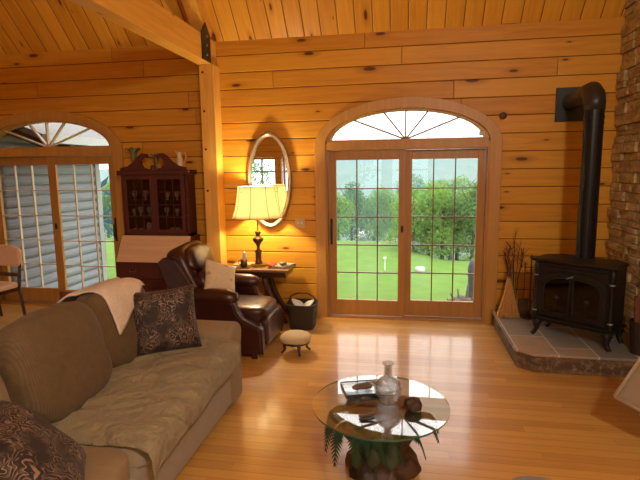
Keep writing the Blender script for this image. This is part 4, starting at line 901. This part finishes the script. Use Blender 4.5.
urn(cxd, 5.77, 1.861, 0.19, 'small green bronze vase between the curved desk pediments')
t = empty('pitcher', (-2.78, 5.77, 1.861)); tag(t, 'white china pitcher on the right of the desk top', 'pitcher')
m_pit = plain('ivory_china', (0.66, 0.50, 0.33), 0.3, 0.25, 14)
bm = bmesh.new(); lathe(bm, [(0.048, 0.001), (0.055, 0.02), (0.052, 0.08), (0.036, 0.14), (0.026, 0.18), (0.034, 0.215), (0.028, 0.215)], n=20); link('body', bm, m_pit, t, smooth=True)
bm = bmesh.new(); tube(bm, [(0.03, 0, 0.20), (0.075, 0, 0.21), (0.085, 0, 0.15), (0.06, 0, 0.09), (0.048, 0, 0.07)], 0.007, 8); link('handle', bm, m_pit, t, smooth=True)
bm = bmesh.new(); prism(bm, [(-0.03, 0.18), (-0.055, 0.235), (-0.02, 0.215), (0.01, 0.21)], -0.018, 0.018); link('spout', bm, m_pit, t, bevel=0.005)

# ------------------------------------------------------------------ dining chair, wooden chair behind the sofa
def chair(x, y, rz, z0, lab, mat_w, pad, back_h=0.95):
    t = empty('dining_chair', (x, y, 0), rz); tag(t, lab, 'chair', None)
    link('seat', soft(0.46, 0.44, 0.07, 6, 6, M=Matrix.Translation((0, 0, 0.455))), pad, t, smooth=True)
    link('seat_frame', B(-0.22, 0.22, -0.21, 0.21, 0.38, 0.425), mat_w, t, bevel=0.006)
    for sx in (-1, 1):
        bm = bmesh.new(); tube(bm, [(sx * 0.20, -0.19, 0.40), (sx * 0.20, -0.20, 0.001)], [0.024, 0.015], 8); link('leg', bm, mat_w, t)
        bm = bmesh.new(); tube(bm, [(sx * 0.205, 0.25, 0.001), (sx * 0.205, 0.20, 0.42), (sx * 0.21, 0.24, 0.72)], [0.018, 0.022, 0.018], 8); link('leg', bm, mat_w, t)
    bm = bmesh.new(); bmesh_pts = [(-0.225, 0.0), (0.225, 0.0), (0.23, 0.2)] + [(0.23 * cos(PI * i / 12), 0.2 + 0.07 * sin(PI * i / 12)) for i in range(1, 12)] + [(-0.23, 0.2)]
    prism(bm, [(a, b + 0.68) for a, b in bmesh_pts], 0.215, 0.275); link('backrest', bm, pad, t, bevel=0.02, bseg=3)
    link('back_rail', B(-0.2, 0.2, 0.21, 0.24, 0.55, 0.60), mat_w, t, bevel=0.005)
    return t
m_peach = fabric('peach_velvet', (0.66, 0.40, 0.24), (0.82, 0.56, 0.36), wr=0.1)
chair(-5.02, 5.10, rad(-8), 0, 'upholstered dining chair with peach back at the left edge', m_darkwood, m_peach)
# simple slat-back chair, only its top corner shows
t = empty('side_chair', (-3.36, 4.30, 0), rad(0)); tag(t, 'low reddish wooden chair, only its top corner showing behind the quilt', 'chair')
m_red = wood('reddish_wood', (0.20, 0.06, 0.025), (0.11, 0.03, 0.012), 'Z', knots=False)
link('seat', B(-0.2, 0.2, -0.2, 0.2, 0.28, 0.31), m_red, t, bevel=0.01)
for sx in (-1, 1):
    bm = bmesh.new(); tube(bm, [(sx * 0.19, 0.17, 0.001), (sx * 0.19, 0.16, 0.30), (sx * 0.20, 0.20, 0.54)], [0.016, 0.02, 0.02], 8); link('leg', bm, m_red, t)
    bm = bmesh.new(); tube(bm, [(sx * 0.18, -0.17, 0.001), (sx * 0.18, -0.17, 0.28)], 0.018, 8); link('leg', bm, m_red, t)
bm = bmesh.new(); box(bm, -0.24, 0.24, 0.18, 0.215, 0.50, 0.60); link('back_slat', bm, m_red, t, bevel=0.012)

# ------------------------------------------------------------------ coffee table
TX, TY, TZ, TR = -0.14, 2.775, 0.45, 0.405
t = empty('coffee_table', (TX, TY, 0)); tag(t, 'round glass coffee table on a carved brown stump base', 'coffee table')
m_ttop = thin_glass('table_glass', (0.90, 0.97, 0.95), 1.52, boost=3.2)
m_tedge = NT('table_glass_edge'); m_tedge = m_tedge.principled((0.02, 0.16, 0.12), 0.08, Transmission_Weight=0.3, Coat_Weight=1.0)
bm = bmesh.new(); n = 72; top = [bm.verts.new((TR * cos(2 * PI * i / n), TR * sin(2 * PI * i / n), TZ)) for i in range(n)]; bot = [bm.verts.new((TR * cos(2 * PI * i / n), TR * sin(2 * PI * i / n), TZ - 0.011)) for i in range(n)]
bm.faces.new(top); f_ = bm.faces.new(bot[::-1])
for i in range(n): q = bm.faces.new((bot[i], bot[(i + 1) % n], top[(i + 1) % n], top[i])); q.material_index = 1
link('glass_top', bm, [m_ttop, m_tedge], t)
m_stump = NT('carved_root'); _o = m_stump.obj(); _a = m_stump.noise(_o, 9.0, 5.0, 0.6, 0.8); m_stump = m_stump.principled(m_stump.mix(m_stump.smooth(_a, 0.35, 0.65), (0.022, 0.012, 0.008), (0.09, 0.04, 0.022)), 0.5, Normal=m_stump.bump(_a, 0.8, 0.02))
bm = bmesh.new(); prof = [(0.20, 0.001), (0.215, 0.04), (0.17, 0.12), (0.155, 0.20), (0.18, 0.28), (0.205, 0.35), (0.18, 0.39), (0.10, 0.40)]
nn = 48; rings = []
prof2 = []
for a, b in zip(prof, prof[1:]):
    for q in range(5): prof2.append((a[0] + (b[0] - a[0]) * q / 5, a[1] + (b[1] - a[1]) * q / 5))
prof2.append(prof[-1])
for r_, z_ in prof2:
    ring = []
    for i in range(nn):
        a = 2 * PI * i / nn; k = 1 + 0.16 * sin(3 * a + z_ * 6) + 0.10 * sin(7 * a + 2 + z_ * 9) + 0.18 * noise.noise(Vector((cos(a) * 2.2, sin(a) * 2.2, z_ * 7)))
        ring.append(bm.verts.new((r_ * k * cos(a), r_ * k * sin(a), z_)))
    rings.append(ring)
for a, b in zip(rings, rings[1:]):
    for i in range(nn): bm.faces.new((a[i], a[(i + 1) % nn], b[(i + 1) % nn], b[i]))
bm.faces.new(rings[0][::-1]); bm.faces.new(rings[-1]); link('stump_base', bm, m_stump, t, smooth=True)
for a in (0.7, 2.6, 4.5):
    wobble([(0.17 * cos(a), 0.17 * sin(a), 0.36), (0.19 * cos(a), 0.19 * sin(a), 0.41), (0.20 * cos(a), 0.20 * sin(a), TZ - 0.012)], [0.06, 0.05, 0.035], m_stump, 'support_knob', t, 12)
# ferns around the stump
m_fern = leafmat('fern_green', (0.02, 0.055, 0.02), (0.06, 0.12, 0.045))
m_moss = plain('green_carving', (0.035, 0.05, 0.022), 0.7, 0.5, 18, 0.5)
f = empty('fern', (TX, TY, 0.0)); tag(f, 'dark green fern fronds arching out under the glass table top', 'fern')
def frond(a, L_, zb, droop, w=0.05, r0=0.16):
    bm = bmesh.new(); N_ = 22; prev = None; pts = []
    for i in range(N_ + 1):
        u = i / N_; rr_ = r0 + 0.78 * L_ * (u * 0.9 if u < 0.6 else 0.54 + (u - 0.6) * 0.45); z_ = zb + 0.05 * sin(u * PI) - droop * 0.62 * u ** 2.2
        pts.append(Vector((rr_ * cos(a + 0.3 * u), rr_ * sin(a + 0.3 * u), max(z_, 0.01))))
    for i in range(1, N_):
        d = (pts[i + 1] - pts[i - 1]).normalized(); sd = d.cross(Vector((0, 0, 1))).normalized(); wl = w * sin(PI * (0.12 + 0.85 * i / N_)) 
        for s_ in (-1, 1):
            tip = pts[i] + sd * s_ * wl + d * 0.018 + Vector((0, 0, -0.02)); hw = d * 0.010
            vs = [bm.verts.new(pts[i] - hw), bm.verts.new(pts[i] + hw), bm.verts.new(pts[i].lerp(tip, 0.6) + hw * 0.9 + Vector((0, 0, 0.004))), bm.verts.new(tip), bm.verts.new(pts[i].lerp(tip, 0.6) - hw * 0.9)]
            bm.faces.new(vs)
    tube(bm, pts, 0.003, 4); return bm
random.seed(4)
for a, L_, zb, dr in ((3.35, 0.34, 0.37, 0.25), (3.7, 0.36, 0.36, 0.27), (3.0, 0.30, 0.38, 0.2), (4.05, 0.27, 0.36, 0.25), (5.95, 0.33, 0.36, 0.2), (6.25, 0.36, 0.37, 0.22), (5.5, 0.25, 0.34, 0.22), (4.6, 0.17, 0.33, 0.2), (5.0, 0.17, 0.33, 0.22), (4.3, 0.18, 0.34, 0.24), (1.6, 0.2, 0.37, 0.1), (2.3, 0.22, 0.37, 0.1)):
    link('frond', frond(a, L_, zb, dr), m_fern, f, recalc=False)
for a in (4.15, 4.6, 5.05):
    link('leaf_cluster', soft(0.10, 0.07, 0.17, 2.3, 7, 0.03, 14, a, M=Matrix.Translation((0.21 * cos(a), 0.21 * sin(a), 0.24)) @ Matrix.Rotation(a, 4, 'Z')), m_moss, f, smooth=True)
# decanter
m_crys = NT('cut_crystal'); _o = m_crys.obj(); _x, _y, _z = m_crys.xyz(_o)
_an = m_crys.math('ARCTAN2', _y, _x)
_w = m_crys.math('MULTIPLY', m_crys.math('SINE', m_crys.math('ADD', m_crys.math('MULTIPLY', _an, 12.0), m_crys.math('MULTIPLY', _z, 130.0))), m_crys.math('SINE', m_crys.math('SUBTRACT', m_crys.math('MULTIPLY', _an, 12.0), m_crys.math('MULTIPLY', _z, 130.0))))
_g = m_crys.n('BsdfGlass', {'Color': (0.93, 0.93, 0.95), 'Roughness': 0.0, 'IOR': 1.5, 'Normal': m_crys.bump(_w, 0.9, 0.004)})
_fr = m_crys.n('Fresnel', {'IOR': 1.8, 'Normal': m_crys.bump(_w, 0.9, 0.004)}); _tr = m_crys.n('BsdfTransparent', {'Color': (0.96, 0.97, 0.98)}); _gl = m_crys.n('BsdfGlossy', {'Roughness': 0.03, 'Normal': m_crys.bump(_w, 0.9, 0.004)})
_m1 = m_crys.n('MixShader', {0: m_crys.math('MULTIPLY', _fr.outputs[0], m_crys.math('SUBTRACT', 1.0, m_crys.n('NewGeometry').outputs['Backfacing'])), 1: _tr.outputs[0], 2: _gl.outputs[0]}); _m2 = m_crys.n('MixShader', {0: 0.65, 1: _g.outputs[0], 2: _m1.outputs[0]})
m_crys.t.links.new(_m2.outputs[0], m_crys.out.inputs[0]); m_crys = m_crys.m
bm = bmesh.new(); lathe(bm, [(0.052, 0.0), (0.055, 0.006), (0.045, 0.014), (0.05, 0.022), (0.075, 0.05), (0.084, 0.085), (0.078, 0.115), (0.055, 0.14), (0.03, 0.155), (0.025, 0.17), (0.024, 0.225), (0.036, 0.238), (0.036, 0.243), (0.028, 0.243), (0.018, 0.225), (0.018, 0.17), (0.024, 0.155), (0.048, 0.137), (0.07, 0.112), (0.076, 0.085), (0.066, 0.052), (0.03, 0.03), (0.0, 0.028)], n=40)
o = link('decanter', bm, m_crys, smooth=True); o.location = (-0.095, 2.80, TZ + 0.001); tag(o, 'cut crystal decanter standing on the glass coffee table', 'decanter')
# tray, shells
o = link('glass_tray', B(-0.15, 0.15, -0.10, 0.10, 0, 0.007), [thin_glass('tray_glass', (0.80, 0.86, 0.90), boost=2.0)], bevel=0.001); o.location = (-0.235, 2.94, TZ + 0.012); o.rotation_euler.z = rad(18)
tag(o, 'rectangular dark edged glass tray at the back left of coffee table', 'tray')
bm = bmesh.new(); 
for a in ((-0.15, 0.15, -0.10, -0.095), (-0.15, 0.15, 0.095, 0.10), (-0.15, -0.145, -0.1, 0.1), (0.145, 0.15, -0.1, 0.1)): box(bm, *a, -0.011, 0.010)
link('tray_rim', bm, m_black, o)
m_shell = plain('brown_shell', (0.12, 0.075, 0.04), 0.5, 0.6, 40, 0.6)
def knobby(name, sx, sy, sz, loc, rz, lb, cat, mat=m_shell, e=2.1, amp=0.012, fr=22):
    o = link(name, soft(sx, sy, sz, e, 8, amp, fr, loc[0]), mat, smooth=True); o.location = loc; o.rotation_euler.z = rz; tag(o, lb, cat); return o
knobby('seashell', 0.14, 0.055, 0.04, (-0.255, 2.90, TZ + 0.041), rad(30), 'long brown seashell lying on the glass tray', 'shell')
knobby('driftwood_piece', 0.10, 0.03, 0.018, (-0.20, 2.99, TZ + 0.029), rad(10), 'slim grey piece of driftwood at the back of the tray', 'driftwood', plain('grey_drift', (0.28, 0.25, 0.22), 0.7))
knobby('pine_cone', 0.105, 0.085, 0.075, (0.055, 2.72, TZ + 0.038), rad(-20), 'round brown pine cone right of the crystal decanter', 'pine cone', plain('cone_brown', (0.05, 0.025, 0.015), 0.6, 0.8, 60, 0.9))
o = link('pocket_knife', soft(0.10, 0.028, 0.016, 3, 6), plain('knife_brown', (0.10, 0.06, 0.035), 0.4), smooth=True); o.location = (-0.205, 2.60, TZ + 0.010); o.rotation_euler.z = rad(25); tag(o, 'small brown stick shaped trinket at the front of coffee table', 'trinket')
o = link('pen', soft(0.09, 0.014, 0.012, 3, 5), m_black, smooth=True); o.location = (-0.20, 2.56, TZ + 0.008); o.rotation_euler.z = rad(12); tag(o, 'thin black pen on glass table just in front of trinket', 'pen')

# ------------------------------------------------------------------ ottoman at the right edge, pouf at the bottom
t = empty('glider_ottoman', (1.72, 3.45, 0)); tag(t, 'tilted beige glider ottoman with pale frame at right edge', 'ottoman')
m_ott = fabric('taupe_ottoman', (0.24, 0.175, 0.11), (0.33, 0.25, 0.165), wr=0.05); m_pip = plain('cream_piping', (0.46, 0.34, 0.22), 0.7, 0.1)
P0 = Vector((1.345, 3.30, 0.345)); e1 = (Vector((1.58, 3.45, 0.62)) - P0).normalized(); e2 = (Vector((1.52, 3.05, 0.22)) - P0).normalized()
e2 = (e2 - e1 * e2.dot(e1)).normalized(); nz = e1.cross(e2).normalized()
if nz.dot(Vector((0, 0, 1.83)) - P0) < 0: nz = -nz
Mo = Matrix.Translation(-t.location) @ basis(e1, e2, nz, P0)
link('cushion', soft(0.50, 0.42, 0.07, 14, 8, M=Mo @ Matrix.Translation((0.25, 0.21, -0.035))), m_ott, t, smooth=True)
bm = bmesh.new(); cs = [(0.005, 0.005, 0), (0.495, 0.005, 0), (0.495, 0.415, 0), (0.005, 0.415, 0), (0.005, 0.005, 0)]; tube(bm, [Mo @ Vector(c) for c in cs], 0.012, 8); link('piping', bm, m_pip, t, smooth=True)
m_white = plain('pale_wood_frame', (0.55, 0.42, 0.28), 0.4, 0.1)
for dy in (0.0, 0.24):
    bm = bmesh.new(); tube(bm, [(-0.02, dy, 0.03), (0.15, dy, 0.024), (0.35, dy, 0.03)], 0.022, 8); link('runner', bm, m_white, t, smooth=True)
    bm = bmesh.new(); tube(bm, [(-0.02, dy, 0.02), (0.10, dy, 0.42)], 0.02, 8); link('upright', bm, m_white, t, smooth=True)
bm = bmesh.new(); tube(bm, [(-0.225, 0.13, 0.25), (-0.1, 0.16, 0.28)], 0.032, 12); link('end_knob', bm, m_white, t, smooth=True)
o = link('pouf', soft(0.32, 0.32, 0.30, 3, 9, M=Matrix.Translation((0, 0, 0.15))), plain('grey_pouf', (0.30, 0.29, 0.28), 0.8), smooth=True); o.location = (0.66, 2.33, 0.0); tag(o, 'rounded grey pouf just peeking in at the bottom edge', 'pouf')

# ------------------------------------------------------------------ added fill lamps, unseen behind the camera, and daylight
m_globe = emission('added_fill_globe', (1, 0.80, 0.52), 10)
def pendant(x, y, z, e, lab):  # glowing globe and point light, added out of view to brighten the room
    t = empty('added_pendant', (x, y, z)); tag(t, lab, 'lamp')
    bm = bmesh.new(); lathe(bm, [(0.0, -0.16), (0.1, -0.12), (0.15, -0.03), (0.15, 0.03), (0.1, 0.12), (0.03, 0.16)], n=20); link('globe', bm, m_globe, t, smooth=True)
    zc = ZT + min(WY - y, y - YB) * SL; bm = bmesh.new(); tube(bm, [(0, 0, 0.15), (0, 0, zc - z)], 0.012, 8); link('rod', bm, m_black, t)
    l = bpy.data.lights.new('added_fill_light', 'POINT'); l.energy = e; l.color = (1, 0.93, 0.80); l.shadow_soft_size = 0.17; o = bpy.data.objects.new('added_fill_light', l); C.objects.link(o); o.location = (x, y, z - 0.36)
pendant(1.1, -0.7, 3.9, 260, 'unseen globe pendant added for fill above and behind the viewer, right one')
pendant(-6.6, -1.6, 3.2, 14, 'unseen globe pendant added for fill, far left behind the viewer')
w = bpy.data.worlds.new('overcast'); bpy.context.scene.world = w; w.use_nodes = True; nt = w.node_tree; nt.nodes.clear()
bg = nt.nodes.new('ShaderNodeBackground'); ou = nt.nodes.new('ShaderNodeOutputWorld'); nt.links.new(bg.outputs[0], ou.inputs[0])
tc = nt.nodes.new('ShaderNodeTexCoord'); sp = nt.nodes.new('ShaderNodeSeparateXYZ'); nt.links.new(tc.outputs['Generated'], sp.inputs[0])
rp = nt.nodes.new('ShaderNodeValToRGB'); nt.links.new(sp.outputs[2], rp.inputs[0]); rp.color_ramp.elements[0].color = (0.72, 0.88, 1.0, 1); rp.color_ramp.elements[1].color = (0.86, 0.95, 1, 1); rp.color_ramp.elements[1].position = 0.35
nt.links.new(rp.outputs[0], bg.inputs[0]); bg.inputs[1].default_value = 3.6

sc = bpy.context.scene
sc.view_settings.view_transform = 'Standard'; sc.view_settings.look = 'None'; sc.view_settings.exposure = 0.2; sc.view_settings.gamma = 1; sc.view_settings.use_curve_mapping = False
sc.cycles.max_bounces = 10; sc.cycles.transparent_max_bounces = 24; sc.cycles.diffuse_bounces = 3; sc.cycles.sample_clamp_indirect = 6.0; sc.cycles.caustics_refractive = False
